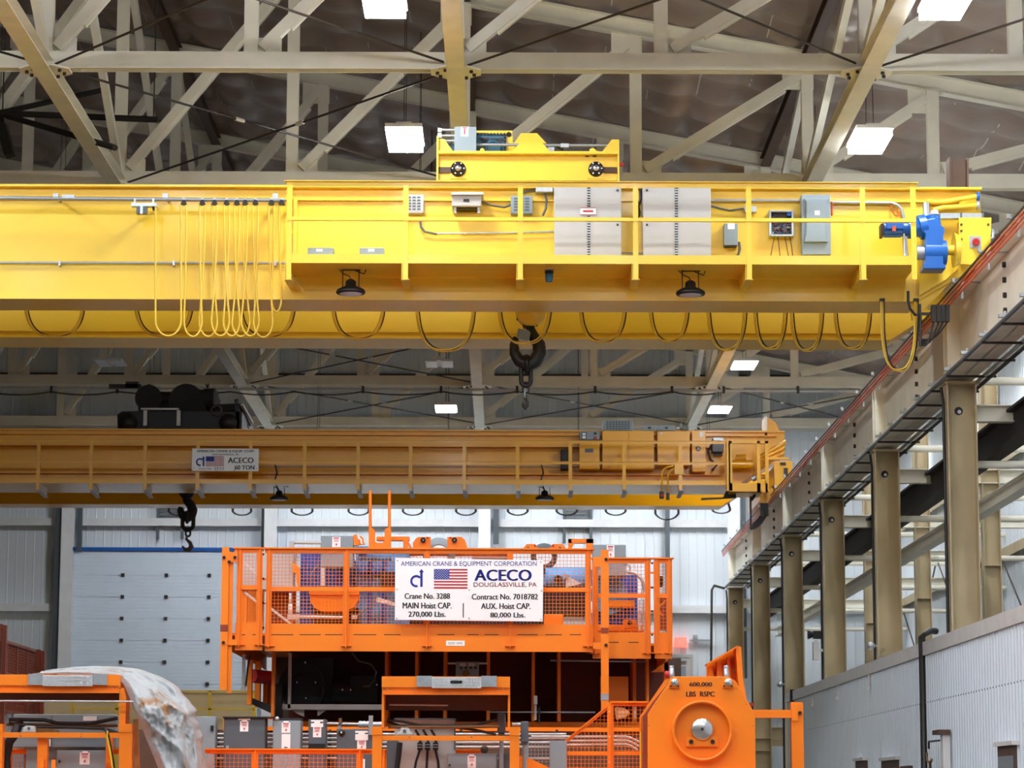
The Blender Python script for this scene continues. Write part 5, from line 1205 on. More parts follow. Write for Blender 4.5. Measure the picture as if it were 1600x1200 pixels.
MB().rp(378, 866, 386, 984, 34.3, .1).build('inner_frame', O, ot); MB().rp(386, 884, 412, 984, 34.9, .1).build('inner_plate', O, ot)
g = MB().cyl(W(852, 902, 34.6), W(915, 902, 34.6), .13, n=20).build('motor', M['lblue'], ot); MB().rp(846, 890, 925, 914, 34.65, .4).build('motor_box', M['lblue'], g); MB().cyl(W(884, 900, 34.5), W(884, 900, 34.4), .03).build('hub', M['galv'], ot); MB().cyl(W(872, 905, 34.5), W(872, 905, 34.4), .05).build('hub', M['black'], ot)
MB().prismp([(884, 905), (889, 901), (908, 912), (884, 918)], 34.45, .05).build('arm', M['cap'], ot)
eb('dark_unit', 850, 918, 915, 960, 34.5, .5, M['black']); eb('orange_base', 850, 960, 880, 985, 34.2, .4, O)
g = eb('gear_case', 928, 898, 996, 984, 34.8, .8, M['blue']); MB().rp(960, 900, 966, 984, 34.75, .06).build('case_rib', M['blue'], g); MB().cyl(W(952, 930, 34.6), W(952, 930, 34.9), .24, n=24).build('case_hub', M['lblue'], g)
eb('orange_beam', 950, 938, 992, 948, 34.5, .3, O); eb('orange_beam', 928, 976, 1008, 986, 34.4, .3, O); eb('orange_block', 974, 968, 995, 982, 34.35, .3, O); MB().cyl(W(984, 973, 34.35), W(984, 973, 34.3), .03).build('hole', M['ink'], ot)
MB().tube([W(981, 894, 34.3), W(994, 896, 34.3), W(1003, 906, 34.3), W(1006, 918, 34.3), W(1003, 930, 34.3)], .022, 8).build('hose', M['galv'], ot); MB().tube([W(980+5*math.cos(a), 888+6*math.sin(a), 34.3) for a in [PI/6*q for q in range(12)]], .012, 6, True).build('lifting_eye', M['galv'], ot)
MB().rp(998, 938, 1001, 985, 34.2, .05).rp(1004, 936, 1007, 985, 34.2, .05).build('conduit', M['cap'], ot); eb('small_motor', 1027, 900, 1036, 916, 34.3, .2, M['black']); MB().beam(W(1026, 952, 34.3), W(1040, 938, 34.3), .02, .02).beam(W(1026, 952, 34.3), W(1036, 962, 34.3), .02, .02).build('brace', O, ot); MB().rp(1026, 930, 1041, 985, 34.8, .05).build('inner_plate', M['shaded_orange'], ot)
b = eb('junction_box', 926, 851, 978, 900, 34.2, .3, M['grey']); danger(948, 852, 960, 872, 34.19, b)
# above the top rail
MB().cyl(W(454, 848, 34), W(502, 848, 34), .02, n=8).rp(452, 846, 459, 860, 33.96, .06).build('conduit', M['white'], ot)
eq('hose_bracket', [(552, 836), (557, 835), (562, 848), (560, 852), (553, 852)], 34, .1, O, 0); MB().tube([W(563, 838, 34), W(567, 842, 34), W(568, 851, 34), W(563, 851, 34), W(561, 843, 34)], .014, 6).build('hook_strap', O, ot)
eb('machine_top', 552, 853, 576, 862, 34.3, .4, M['lblue'])
eq('guide_fork', [(576, 860), (576, 825), (583, 825), (586, 829), (586, 846), (590, 848), (598, 848), (601, 844), (601, 827), (603, 825), (609, 825), (611, 828), (611, 860)], 34, .06, O, 0)
for px in (578.5, 608.5):
    MB().cyl(W(px, 860, 34.06), W(px, 766.5, 34.06), .019, n=10).build('guide_rod', O, ot)
eq('cross_beam', [(588, 838), (640, 838), (640, 845), (588, 845)], 34.3, .1, O); eq('beam_leg', [(630, 842), (640, 842), (637, 846), (637, 860), (630, 860)], 34.28, .1, O); eq('beam_brace', [(637, 844), (644, 856), (641, 858), (636, 850)], 34.28, .05, O, 0)
for (x0, x1, bx) in ((645, 673, 661), (699, 730, 710)):
    pl = [(x0, 860), (x0, 848), (x0+5, 841), (x0+9, 839), (x1, 839), (x1, 860)] if x0 < 680 else [(x0, 860), (x0, 839), (x1-9, 839), (x1-3, 844), (x1, 855), (x1, 860)]
    eq('sheave_plate', pl, 34.2, .05, O, 0); MB().cyl(W(bx, 844, 34.2), W(bx, 844, 34.14), .034, n=14).build('pin_cap', M['black'], ot); MB().cyl(W(bx, 844, 34.14), W(bx, 844, 34.13), .012, n=10).build('pin', M['chrome'], ot)
    MB().cyl(W(668 if x0 < 680 else 704, 840.5, 34.2), W(668 if x0 < 680 else 704, 840.5, 34.18), .014, n=8).build('bolt', M['red'], ot)
MB().lathe(W(686, 866, 34.5), [(.12, -.06), (.2, -.06), (.21, -.03), (.19, 0), (.21, .03), (.2, .06), (.12, .06), (.12, -.06)], 28).build('sheave', M['grey'], ot)
for (x0, x1, bx, bx2) in ((818, 841, 825, 836), (859, 884, 875, 864)):
    eq('sheave_plate', [(x0, 862), (x0, 856), (x0+5, 850), (x1-5, 850), (x1, 856), (x1, 862)], 34.4, .05, O, 0); MB().cyl(W(bx, 857, 34.4), W(bx, 857, 34.34), .022, n=12).build('pin_cap', M['dgrey'], ot); MB().cyl(W(bx2, 852.5, 34.4), W(bx2, 852.5, 34.38), .014, n=8).build('bolt', M['red'], ot)
MB().lathe(W(850, 870, 34.6), [(.1, -.05), (.17, -.05), (.17, .05), (.1, .05)], 24).build('sheave', M['dgrey'], ot)
MB().rp(888, 842, 927, 848.5, 34.3, .1).rp(888, 842, 893, 862, 34.3, .05).rp(916, 842, 927, 862, 34.3, .1).build('top_frame', O, ot); MB().beam(W(895, 850, 34.28), W(889, 860, 34.28), .03, .03).build('frame_brace', O, ot)
eb('machine_top', 560, 866, 612, 874, 34.4, .3, M['lblue']); MB().rp(640, 858, 800, 866, 34.6, .3).build('rear_beam', O, ot); eb('white_unit', 738, 862, 795, 873, 35.0, .3, M['white'])
# stands that carry the trolley
for i, (px, lab) in enumerate(((470, 'left'), (1000, 'right'))):
    x = W(px, 1150, 36).x; t = thing('steel_stand', 'dark steel stand under the %s end of the orange trolley' % lab, 'stand', (x, 36.7, 0), 'stands under the orange trolley')
    for dy in (-.7, .7):
        MB().box(x-.15, x+.15, 36.7+dy-.15, 36.7+dy+.15, 0, zlo-.2).build('leg', M['dark'], t)
    MB().box(x-.25, x+.25, 35.7, 37.7, zlo-.2, zlo-.02).build('cap_beam', M['dark'], t)
# big white sign
DS = 32.86
s = thing('crane_sign', 'large white company sign with a flag, bolted to the orange trolley guard', 'sign', W(733, 922, DS))
MB().prismp([(617.5, 871.5), (849, 875.5), (848, 971), (617, 968.5)], DS, .02).build('board', M['signwhite'], s)
MB().rp(630, 900, 640, 905, DS+.02, .13).rp(830, 900, 840, 905, DS+.02, .13).build('spacer', O, s)
DT_ = DS-.004; IK = M['ink']
def tx(b, x0, y0, x1, y1, m, bold=0): text(b, x0, y0, x1, y1, DT_, m, s, 'lettering', bold)
tx('AMERICAN CRANE & EQUIPMENT CORPORATION', 626.5, 877, 838.5, 885.5, M['violet']); tx('ACECO', 741, 890, 829, 907.5, M['navy'], .05); tx('DOUGLASSVILLE, PA', 740, 910, 838.5, 917.8, M['red'], .004)
tx('Crane No. 3288', 632, 927, 702.5, 935.7, IK, .035); tx('MAIN Hoist CAP.', 629, 941.5, 705, 950.8, IK, .035); tx('270,000 Lbs.', 638, 955.5, 696, 965, IK, .035)
tx('Contract No. 7018782', 737, 928, 840, 936.7, IK, .035); tx('AUX. Hoist CAP.', 751.5, 942.5, 828.5, 951.5, IK, .035); tx('80,000 Lbs.', 766, 957, 820, 966, IK, .035)
MB().rp(723.2, 942.5, 724.6, 965, DT_, .003).build('divider', IK, s)
flag(678, 889, 730.5, 919.5, DS-.003, s); emblem(650.5, 908, 9.5, 3.3, 890, 917, 658.5, DT_, s, M['navy'])
m = MB()
for px, py in ((621, 876), (845, 878), (620.5, 921), (733, 922), (846, 923), (620, 966), (733, 966), (845, 968)): m.cyl(W(px, py, DS), W(px, py, DS-.012), .007, n=6)
m.build('screw', M['chrome'], s)
# ================================================================ FOREGROUND ORANGE PLATFORM
PL = thing('drive_platform', 'low orange platform with mesh guards carrying grey electrical boxes along the bottom edge', 'platform', (-3, 30, 0))
DG = 30.2
MB().box(-6.2, 2.95, 28.7, 32.0, 1.62, 1.72).build('deck', O, PL)
for x in (-5.9, -3, 0, 2.75): 
    for y in (28.9, 31.7): MB().box(x-.1, x+.1, y-.1, y+.1, 0, 1.62).build('leg', O, PL)
def guard(x0, x1, posts, spans):
    MB().rp(x0, 1170, x1, 1172, DG-.05, .12).rp(x0, 1172, x1, 1178, DG-.004, .012).build('top_rail', O, PL)
    for px in posts: MB().rp(px-5, 1172, px+5, 1240, DG-.02, .012).rp(px-.8, 1172, px+.8, 1240, DG-.06, .05).build('post', O, PL)
    for a, b in spans: wires(a, 1178, b, 1236, DG+.02, 'wire_mesh', O, PL, 6.6)
guard(8, 186, (14, 80), ((19, 58), (72, 76), (84, 90))); guard(320, 752, (398, 562, 600), ((325, 393), (403, 557), (605, 698)))
def cab(x0, y0, x1, y1, D, m, lab, dep=.25, dl=None, tab=None, yb=1232):
    t = thing('electrical_box', lab, 'box', W((x0+x1)/2, yb, D), 'grey electrical boxes')
    MB().rp(x0, y0, x1, yb, D, dep).build('body', m, t, .006); MB().rp(x0+1.5, y0+1.5, x1-1.5, yb-2, D-.012, .012).build('door', m, t)
    if dl: danger(*dl, D-.017, t, tab)
    return t
t = cab(305, 1119.5, 336, 1168, 30.8, M['grey'], 'light grey electrical box half hidden by the white tarpaulin'); MB().rp(329, 1133.5, 333.5, 1142, 30.76, .03).build('handle', M['black'], t)
t = cab(349, 1121.5, 414, 1168, 30.8, M['dgrey'], 'widest dark grey electrical box with one danger label', .3, (375, 1127, 388, 1143)); MB().rp(372, 1122.5, 391, 1125, 30.78, .01).rp(378, 1125, 386, 1127, 30.78, .01).build('label_tab', M['signwhite'], t); MB().rp(348, 1119.5, 426, 1121.5, 30.75, .4).build('rain_cover', M['dark'], t)
MB().rp(353, 1165, 357, 1172, 30.7, .06).build('pilot_lamp', M['galv'], t)
t = cab(426, 1126, 469.5, 1187, 30.8, M['grey'], 'mid grey electrical box with a danger label above a white note', .3, (440, 1129, 453.5, 1145), (443, 1126.5, 451, 1129)); MB().rp(440, 1147, 453.5, 1171, 30.78, .01).build('paper_note', M['signwhite'], t); MB().rp(444, 1167, 449, 1168.5, 30.775, .01).build('note_print', M['ink'], t); MB().rp(427, 1122, 470, 1126, 30.85, .3).build('back_box', M['dark'], t); MB().lathe(W(433, 1123, 30.8), [(0, -.04), (.02, -.04), (.025, 0)], 10).build('knob', M['galv'], t)
t = cab(481.5, 1124, 509, 1168, 30.8, M['dgrey'], 'narrow dark grey electrical box with a white tag over its label', .25, (489, 1136, 502, 1152)); MB().rp(486, 1125, 505, 1127.5, 30.78, .01).rp(491, 1127.5, 500, 1130, 30.78, .01).rp(486, 1130, 505, 1136, 30.78, .01).build('tag', M['signwhite'], t); MB().rp(482, 1162, 508, 1170, 30.76, .1).build('terminal_strip', M['black'], t)
t = cab(525.5, 1139, 590, 1200, 30.8, M['dgrey'], 'dark grey electrical box with a round black knob beside the step frame', .25, (558, 1157, 572, 1171)); MB().rp(555, 1142, 575, 1145, 30.78, .01).rp(560, 1145, 570, 1147, 30.78, .01).rp(555, 1147, 575, 1156.5, 30.78, .01).build('tag', M['signwhite'], t); kb = MB().lathe(W(534, 1145, 30.8), [(0, -.04), (.035, -.04), (.04, 0)], 16).build('knob', M['black'], t); MB().lathe(W(534, 1145, 30.8), [(0, -.05), (.012, -.05), (.012, -.03)], 10).build('knob_centre', M['chrome'], kb)
MB().rp(563, 1186, 570, 1220, 30.78, .01).build('paper_note', M['signwhite'], t)
# conduit bank behind the boxes
cb = thing('conduit_bank', 'row of grey conduits running behind the electrical boxes', 'conduit', W(430, 1150, 31.3))
for py in (1147, 1153.5, 1160, 1167, 1185): MB().cyl(W(325, py, 31.3), W(885, py, 31.3), .014, n=8).build('conduit', M['galv'], cb)
for px in (340, 515, 720, 870): MB().rp(px-2, 1140, px+2, 1243, 31.33, .04).build('support', M['dark'], cb)
cp = thing('conduit_fitting', 'silver conduit with a union fitting beside the left post of the step frame', 'conduit', W(550, 1131, 30.9))
MB().cyl(W(509, 1130.5, 30.9), W(560, 1131.5, 30.9), .014, n=10).build('conduit', M['galv'], cp); MB().cyl(W(560, 1132, 30.9), W(597, 1132, 30.9), .028, n=12).build('sleeve', M['galv'], cp)
for px in (561, 567, 573): MB().cyl(W(px, 1132, 30.9), W(px+4, 1132, 30.9), .042, n=6).build('union', M['galv'], cp)
MB().rp(576, 1118, 582.5, 1148, 30.7, .06).build('strut_channel', M['galv'], cp); MB().rp(529, 1122, 534, 1131, 30.85, .06).build('tee', M['brick'], cp); MB().rp(528, 1130, 533, 1140, 30.9, .05).build('drop', M['galv'], cp)
bp = thing('dark_backing', 'dark sheet standing for the dim space behind the conduits under the orange trolley', 'plate', W(600, 1200, 32.0))  # added sheet that makes the space behind the boxes dark
MB().box(W(188, 1150, 31.95).x, W(1000, 1150, 31.95).x, 31.9, 31.95, 1.72, W(600, 1141, 31.95).z).build('plate', M['brown'], bp)  # added sheet standing for the dim space
MB().rp(349, 1136, 1000, 1142, 31.85, .1).rp(349, 1121, 427, 1124, 31.8, .1).rp(349, 1121, 353, 1143, 31.8, .1).build('rail', O, bp)
# step frames with aluminium treads
def hood(x0, x1, yt, segs, lab, D, off=0):
    t = thing('step_frame', lab, 'frame', W((x0+x1)/2, 1240, D), 'orange step frames'); t.location.z = 1.72
    MB().rp(x0, yt, x1, yt+17, D, .5).build('top_channel', O, t)
    MB().rp(x0+1, yt+20, x1-1, yt+28, D+.03, .01).rp(x0+1, yt+27, x1-1, yt+28.5, D-.01, .05).rp(x0, yt+17, x1, yt+20, D+.02, .4).build('lip', O, t)
    (a, b, c, d) = segs
    for (p, q) in ((a, b), (c, d)): MB().rp(p, yt-1, q, yt+16, D-.03, .1).build('end_cap', M['galv'], t)
    MB().rp(b, yt+1, c, yt+18, D-.04, .05).build('tread', M['alu'], t)
    rib = MB()
    for q in range(int((c-b)/5)):
        for r in range(3): px, py = b+3+q*5, yt+4+r*5; rib.beam(W(px-1.4, py-1.4*(1 if (q+r) % 2 else -1), D-.042), W(px+1.4, py+1.4*(1 if (q+r) % 2 else -1), D-.042), .006, .006)
    stuff(rib.build('tread_pattern', M['galv'], t))
    return t
t = hood(596.5, 797, 1057, (651, 675, 752, 776), 'orange frame with an aluminium step, in front of the big trolley', 29.0)
cx = 713
m = MB().rp(706, 1063.5, 720, 1068, 28.955, .005).cyl(W(706, 1065.7, 28.96), W(706, 1065.7, 28.955), .016).cyl(W(720, 1065.7, 28.96), W(720, 1065.7, 28.955), .016); m.build('hand_slot', M['black'], t)
def uprights(t, D, posts, rail):
    for (x0, x1, yt) in posts:
        MB().rp(x0, yt+12, x1, 1225, D, .14).rp(x0-.7, yt, x1+.7, yt+13, D-.01, .16).build('post', O, t)
    MB().rp(rail[0], rail[2], rail[1], rail[3], D+.02, .06).build('cross_rail', O, t)
uprights(t, 29.0, ((581.5, 596, 1135), (796.5, 811.5, 1136)), (596, 797, 1149.5, 1157))
MB().rp(596.5, 1076, 600, 1137, 29.05, .4).rp(793.5, 1076, 797, 1142, 29.05, .4).build('side_plate', O, t); MB().rp(601, 1078, 792, 1110, 29.45, .02).build('back_plate', M['brown'], t)
m = MB()
for px, py in ((604, 1076), (647, 1076.5), (779, 1077), (789, 1077), (640, 1151.5), (737, 1152)): m.cyl(W(px, py, 28.99), W(px, py, 28.97), .008, n=8)
m.build('screw', M['chrome'], t)
MB().cyl(W(608, 1101, 29.4), W(700, 1102, 29.4), .01, n=8).build('rod', M['galv'], t); MB().cyl(W(606, 1136, 29.3), W(780, 1135, 29.3), .018, n=8).build('shaft', M['brick'], t)
MB().tube([W(605, 1125, 29.3), W(630, 1128, 29.3), W(655, 1133, 29.3), W(700, 1134, 29.3), W(745, 1132, 29.3), W(778, 1124, 29.3)], .016, 6).tube([W(605, 1128, 29.35), W(625, 1134, 29.35), W(700, 1135, 29.35), W(745, 1141, 29.35), W(775, 1148, 29.35)], .016, 6).build('cable', M['black'], t)
pb = thing('bearing_block', 'pale cast bearing block on the cross rail of the step frame', 'bearing', W(632, 1149, 29.1))
MB().prismp([(620, 1148), (621, 1144), (625, 1143), (627, 1137), (638, 1137), (641, 1143), (644, 1144), (645, 1148)], 29.02, .12).build('housing', M['white'], pb, .004); MB().cyl(W(632, 1142, 29.02), W(632, 1142, 29.0), .016).build('bore', M['dgrey'], pb)
def jbox(x0, y0, x1, y1, D, lab, yb):
    t = thing('junction_box', lab, 'box', W((x0+x1)/2, yb, D)); MB().rp(x0, y0, x1, y1, D, .12).rp(x0+1, y1, x1-1, y1+4, D+.02, .08).build('body', M['dgrey'], t, .01); MB().cyl(W((x0+x1)/2, y1, D+.06), W((x0+x1)/2, yb, D+.06), .024, n=10).build('conduit', M['grey'], t)
jbox(777, 1115, 790, 1145, 29.5, 'grey junction box inside the step frame at its right end', 1240); jbox(813.5, 1127, 826, 1160, 29.2, 'grey junction box on a pipe just right of the step frame', 1240)
MB().cyl(W(800, 1132, 29.26), W(815, 1132, 29.26), .02).build('conduit_stub', M['galv'], t)
pn = thing('white_panel', 'pale grey panel with three cable glands behind the step frame', 'panel', W(665, 1240, 29.9))
MB().rp(616, 1123, 711.5, 1240, 29.9, .04).build('panel_sheet', M['white'], pn); MB().rp(616, 1122, 712, 1124.5, 29.86, .05).rp(709.5, 1122, 712, 1172, 29.86, .05).rp(604, 1150, 622, 1240, 29.86, .08).build('panel_frame', M['dgrey'], pn)
for q, px in enumerate((656, 668, 680.5)):
    g = MB().rp(px-4, 1160, px+4, 1172, 29.8, .08).build('gland', M['black'], pn); MB().rp(px-3.4, 1163, px+3.4, 1164.2, 29.79, .02).rp(px-3.4, 1167, px+3.4, 1168.2, 29.79, .02).build('gland_ring', M['galv'], g)
    MB().tube([W(px+1, 1161, 29.84), W(px-1, 1150, 29.84), W(px-7, 1140, 29.84)], .014, 6).tube([W(px, 1172, 29.84), W(px-6+q*5, 1190, 29.84), W(px-10+q*8, 1215, 29.84)], .014, 6).build('cable', M['black'], pn)
MB().tube([W(625, 1160, 29.8), W(623, 1180, 29.8), W(618, 1215, 29.8)], .03, 8).build('cable', M['black'], pn)
t = cab(699, 1177.5, 777, 1232, 29.6, M['grey'], 'wide grey electrical cabinet under the step frame with a danger label', .3, (730.5, 1181, 743.5, 1200), (733, 1178.5, 741, 1181)); MB().rp(778, 1177.5, 797, 1232, 29.62, .3).build('side_door', M['dgrey'], t); MB().lathe(W(702.5, 1195.5, 29.58), [(0, -.01), (.012, -.01), (.012, .01)], 8).build('lock', M['dark'], t)
MB().lathe(W(757, 1171, 29.8), [(0, -.03), (.04, -.03), (.045, 0)], 12).build('knob', M['brown'], t)
vf = thing('vent_frame', 'grey perforated panel beside the junction box on a pipe', 'panel', W(850, 1240, 30.0))
MB().rp(822, 1156, 826, 1240, 30, .03).rp(859, 1157, 885, 1240, 29.97, .2).build('frame', M['grey'], vf); wires(824, 1160, 859, 1232, 30.0, 'grid', M['grey'], vf, 5.8)
MB().prismp([(812, 1240), (812, 1180), (830, 1186), (860, 1200), (880, 1215), (880, 1240)], 29.4, .03).build('sloping_plate', O, vf)
# left step frame and what is inside it
t = hood(-30, 187, 1054, (44, 67, 144, 167), 'orange frame with an aluminium step and a tarpaulin over it', 29.0)
MB().rp(106, 1060.5, 124, 1064, 28.955, .005).build('hand_slot', M['white'], t)
uprights(t, 29.0, ((186, 206, 1131), (-20, 3, 1131)), (-10, 187, 1144.5, 1152.5)); MB().prismp([(187, 1076), (193, 1074), (197, 1090), (196, 1131), (186, 1131)], 29.05, .3).build('side_plate', O, t); MB().rp(58, 1153, 73.5, 1225, 29.1, .1).build('post', O, t); MB().rp(165, 1153, 175, 1225, 29.4, .06).build('post', O, t)
MB().rp(-10, 1081, 186, 1094, 29.5, .02).build('back_plate', M['brown'], t); MB().rp(62, 1186, 68, 1225, 29.05, .04).rp(80, 1187, 86, 1225, 29.05, .04).build('stub', O, t)
m = MB()
for px, py in ((32, 1146), (32, 1150), (127, 1147), (127, 1151), (170, 1073.5), (179, 1074), (41, 1072)): m.cyl(W(px, py, 28.99), W(px, py, 28.97), .007, n=8)
m.build('screw', M['chrome'], t)
MB().cyl(W(10, 1132, 29.4), W(184, 1134, 29.4), .016, n=8).build('shaft', M['brick'], t); MB().tube([W(14, 1124, 29.4), W(70, 1125, 29.4), W(90, 1130, 29.4), W(140, 1131, 29.4), W(184, 1122, 29.4)], .022, 6).tube([W(14, 1130, 29.35), W(60, 1136, 29.35), W(110, 1136, 29.35), W(160, 1138, 29.35), W(184, 1146, 29.35)], .022, 6).tube([W(12, 1220, 29.3), W(9, 1185, 29.3), W(14, 1160, 29.3), W(24, 1146, 29.3), W(30, 1128, 29.4)], .05, 8).build('cable', M['black'], t)
MB().rp(13, 1118, 16, 1145, 29.4, .04).build('pipe_stub', M['galv'], t)
o = MB().cyl(W(-10, 1095, 28.94), W(258, 1096.5, 28.94), .009, n=8).build('metal_rod', M['galv']); tag(o, 'thin straight aluminium rod lying across the left step frame and the tarpaulin', 'rod')
pb = thing('bearing_block', 'pale cast bearing block on the cross rail under the tarpaulin frame', 'bearing', W(45, 1144, 29.1)); MB().prismp([(35, 1144), (37, 1136), (40, 1134), (53, 1134), (55, 1144)], 29.02, .12).build('housing', M['white'], pb, .004); MB().cyl(W(45, 1138, 29.02), W(45, 1138, 29.0), .016).build('bore', M['dgrey'], pb); MB().prismp([(55, 1144), (57, 1138), (75, 1138), (90, 1141), (91, 1144)], 29.1, .1).build('casting', M['brick'], pb)
t = thing('long_cabinet', 'long light grey cabinet seen through the left step frame', 'cabinet', W(115, 1240, 29.9)); MB().rp(20, 1116, 181, 1168, 29.9, .3).build('body', M['grey'], t, .008); MB().rp(130, 1119, 151, 1126, 29.89, .01).build('label_plate', M['signwhite'], t); MB().rp(72, 1155, 79, 1166, 29.88, .02).build('tag', M['signwhite'], t); MB().rp(80, 1117, 81, 1168, 29.89, .01).build('seam', M['dgrey'], t); MB().rp(40, 1168, 170, 1243, 29.95, .2).build('plinth', M['grey'], t)
t = cab(88, 1172.5, 170, 1232, 29.5, M['grey'], 'grey cabinet with a danger label at the bottom left corner', .3, (124.5, 1176, 140, 1194.5), (129, 1173.5, 137, 1176)); MB().lathe(W(93, 1190, 29.48), [(0, -.01), (.012, -.01), (.012, .01)], 8).build('lock', M['dark'], t)
o = MB().tube([W(165, 1139, 28.93), W(167, 1142, 28.9), W(170, 1158, 28.93), W(176, 1190, 28.95), W(180, 1230, 28.98)], .02, 8).build('sling_strap', M['black']); tag(o, 'black strap hanging over the left cross rail', 'strap')
o = MB().tube([W(168, 1143, 28.88), W(167, 1150, 28.9), W(172, 1175, 28.92), W(177, 1205, 28.95)], .011, 6).build('yellow_strap', M['yellow']); tag(o, 'yellow strap beside the black one on the left cross rail', 'strap')
o = MB().beam(W(212, 1124, 29.3), W(216, 1243, 29.3), .05, .05).build('timber', M['wood']); tag(o, 'upright pale timber between the left step frame and the tarpaulin', 'timber')
# tarpaulin
def tarp():
    L = [(48, 1055), (120, 1052), (180, 1056), (190, 1066), (200, 1085), (207, 1103), (215, 1122), (223, 1142), (232, 1164), (241, 1185), (252, 1215)]
    R = [(95, 1046), (150, 1043), (205, 1045), (238, 1052), (268, 1066), (288, 1085), (302, 1103), (308, 1120), (313, 1140), (319, 1165), (322, 1215)]
    n = len(L)-1; nu, nv = 44, 90; vs = []; fs = []; rnd = random.Random(5)
    def cr_(P, t):
        t = min(max(t*n, 0), n-1e-6); i = int(t); f = t-i
        g = lambda k: P[min(max(k, 0), n)]
        p0, p1, p2, p3 = g(i-1), g(i), g(i+1), g(i+2)
        return [.5*((2*p1[c])+(-p0[c]+p2[c])*f+(2*p0[c]-5*p1[c]+4*p2[c]-p3[c])*f*f+(-p0[c]+3*p1[c]-3*p2[c]+p3[c])*f**3) for c in (0, 1)]
    for j in range(nv+1):
        v = j/nv; a, b = cr_(L, v), cr_(R, v)
        drop = min(1, max(0, (v-.25)/.3))
        for i in range(nu+1):
            u = i/nu
            x, y = a[0]*(1-u)+b[0]*u, a[1]*(1-u)+b[1]*u
            edge = min(1, min(u, 1-u)*8)
            q = Vector((u*3.2+v*1.2, v*3.4, .3)); q2 = Vector((u*2.2-v*2.6, v*2.0, 4.1))
            fold = (.10*(1-abs(mnoise.noise(q)*2.2)) + .12*(1-abs(mnoise.noise(q2)*2.4)) + .035*(1-abs(mnoise.noise(q*2.9)*2.2)) + .03*(1-abs(mnoise.noise(q*6.5)*2))+.012*mnoise.noise(q*14))
            D = 28.95 + .5*(1-drop)*u + .2*(1-drop) - (.10*math.sin(PI*u) + fold*edge)*(.3+.7*drop) + .45*u*u*drop
            y += 5*mnoise.noise(q*1.3)*edge*min(1, v*3)*(1-.4*drop) - (3.5*(1-abs(mnoise.noise(q*1.6)*2))*edge if v < .4 else 0)
            x += 2.2*math.sin(v*27+1)*u*edge*0 + (1.8*math.sin(v*33)+1.2*math.sin(v*61))*(u**4)*drop
            vs.append(W(x, y, D))
    for j in range(nv):
        for i in range(nu): q = j*(nu+1)+i; fs.append((q, q+1, q+nu+2, q+nu+1))
    m = MB(); m.add(vs, fs, True); return m
tp = tarp().build('tarpaulin', M['tarp']); tag(tp, 'crumpled white tarpaulin with rust stains draped over the left orange frame', 'tarpaulin')
sm = tp.modifiers.new('thick', 'SOLIDIFY'); sm.thickness = .006
# ---------------------------------------------------------------- load block with stencilled capacity
DBK = 29.2
lb = thing('load_block', 'orange sheave block stencilled 600,000 LBS RSPC', 'hook block', W(1095, 1240, DBK)); lb.location.z = 1.72
front = [(1012, 1250), (1012, 1116), (1027, 1093), (1052, 1057), (1138, 1057), (1150, 1065), (1166, 1092), (1180, 1116), (1181, 1250)]
MB().prismp(front, DBK, .05).build('front_plate', O, lb, .006)
for q in range(1, 4):
    sh = -4.2*q; MB().prismp([(x+sh if x < 1090 else x-3, y+ (2 if y > 1200 else 1.6*q)) for x, y in front], DBK+.22*q-.12, .05).build('side_plate', O, lb)
MB().prismp([(1006, 1250), (1006, 1118), (1022, 1095), (1048, 1062), (1136, 1062), (1160, 1094), (1174, 1118), (1176, 1250)], DBK+.05, .5).build('core', M['shaded_orange'], lb)
c = W(1096.5, 1142, DBK); k = SC(DBK, 1)
MB().lathe(c, [(43*k, 0), (43*k, -.09), (47*k, -.09), (47*k, 0)], 64).build('hub_ring', O, lb)
sh_ = MB().lathe(W(1096.5, 1139.5, DBK), [(0, -.07), (15.5*k, -.07), (17*k, -.06), (17*k, 0)], 40).build('shaft_end', M['chrome'], lb)
MB().lathe(W(1096.5, 1139.5, DBK), [(0, -.072), (2.3*k, -.072), (2.3*k, -.06)], 12).build('centre_hole', M['ink'], sh_)
kp = MB().rp(1072, 1151, 1121, 1166.5, DBK-.04, .04).build('keeper_plate', O, lb, .003)
for px in (1080, 1113.5): MB().cyl(W(px, 1159, DBK-.04), W(px, 1159, DBK-.06), 3.5*k, n=14).build('bolt', M['ink'], kp)
for px in (1054, 1137.5):
    MB().lathe(W(px, 1066.5, DBK), [(0, -.06), (5.2*k, -.06), (6*k, -.05), (6*k, 0)], 24).build('pin', M['chrome'], lb)
    kp = MB().rp(px-8, 1069.5, px+8, 1075, DBK-.03, .03).build('keeper_plate', O, lb)
    for dx in (-6, 6): MB().cyl(W(px+dx, 1072, DBK-.03), W(px+dx, 1072, DBK-.045), 1.5*k, n=10).build('bolt', M['ink'], kp)
m = MB()
for px, py in ((1062, 1058), (1126, 1058.5), (1024, 1100), (1014, 1133), (1038, 1075), (1152, 1075), (1166, 1100), (1177, 1134), (1149, 1059)): m.cyl(W(px, py+.5, DBK), W(px, py+.5, DBK-.004), .7*k, n=6)
stuff(m.build('screw', M['ink'], lb))
text('600,000', 1077, 1066, 1112, 1073.5, DBK-.004, M['ink'], lb, 'lettering', .05); text('LBS  RSPC', 1072, 1080.5, 1116, 1088.5, DBK-.004, M['ink'], lb, 'lettering', .05)
for px in (1050.5, 1135.5): MB().cyl(W(px, 1066, DBK+.3), W(px-1, 1044, DBK+.3), .03, .026, 12).cyl(W(px-1, 1046, DBK+.3), W(px-1.2, 1040, DBK+.3), .024, n=12).build('stud', M['galv'], lb)
MB().rp(1006, 1131, 1007.6, 1153, DBK+.1, .02).build('grease_line', M['white'], lb); MB().rp(1000, 1143, 1001.5, 1210, DBK+.3, .02).build('grease_line', M['yellow'], lb)
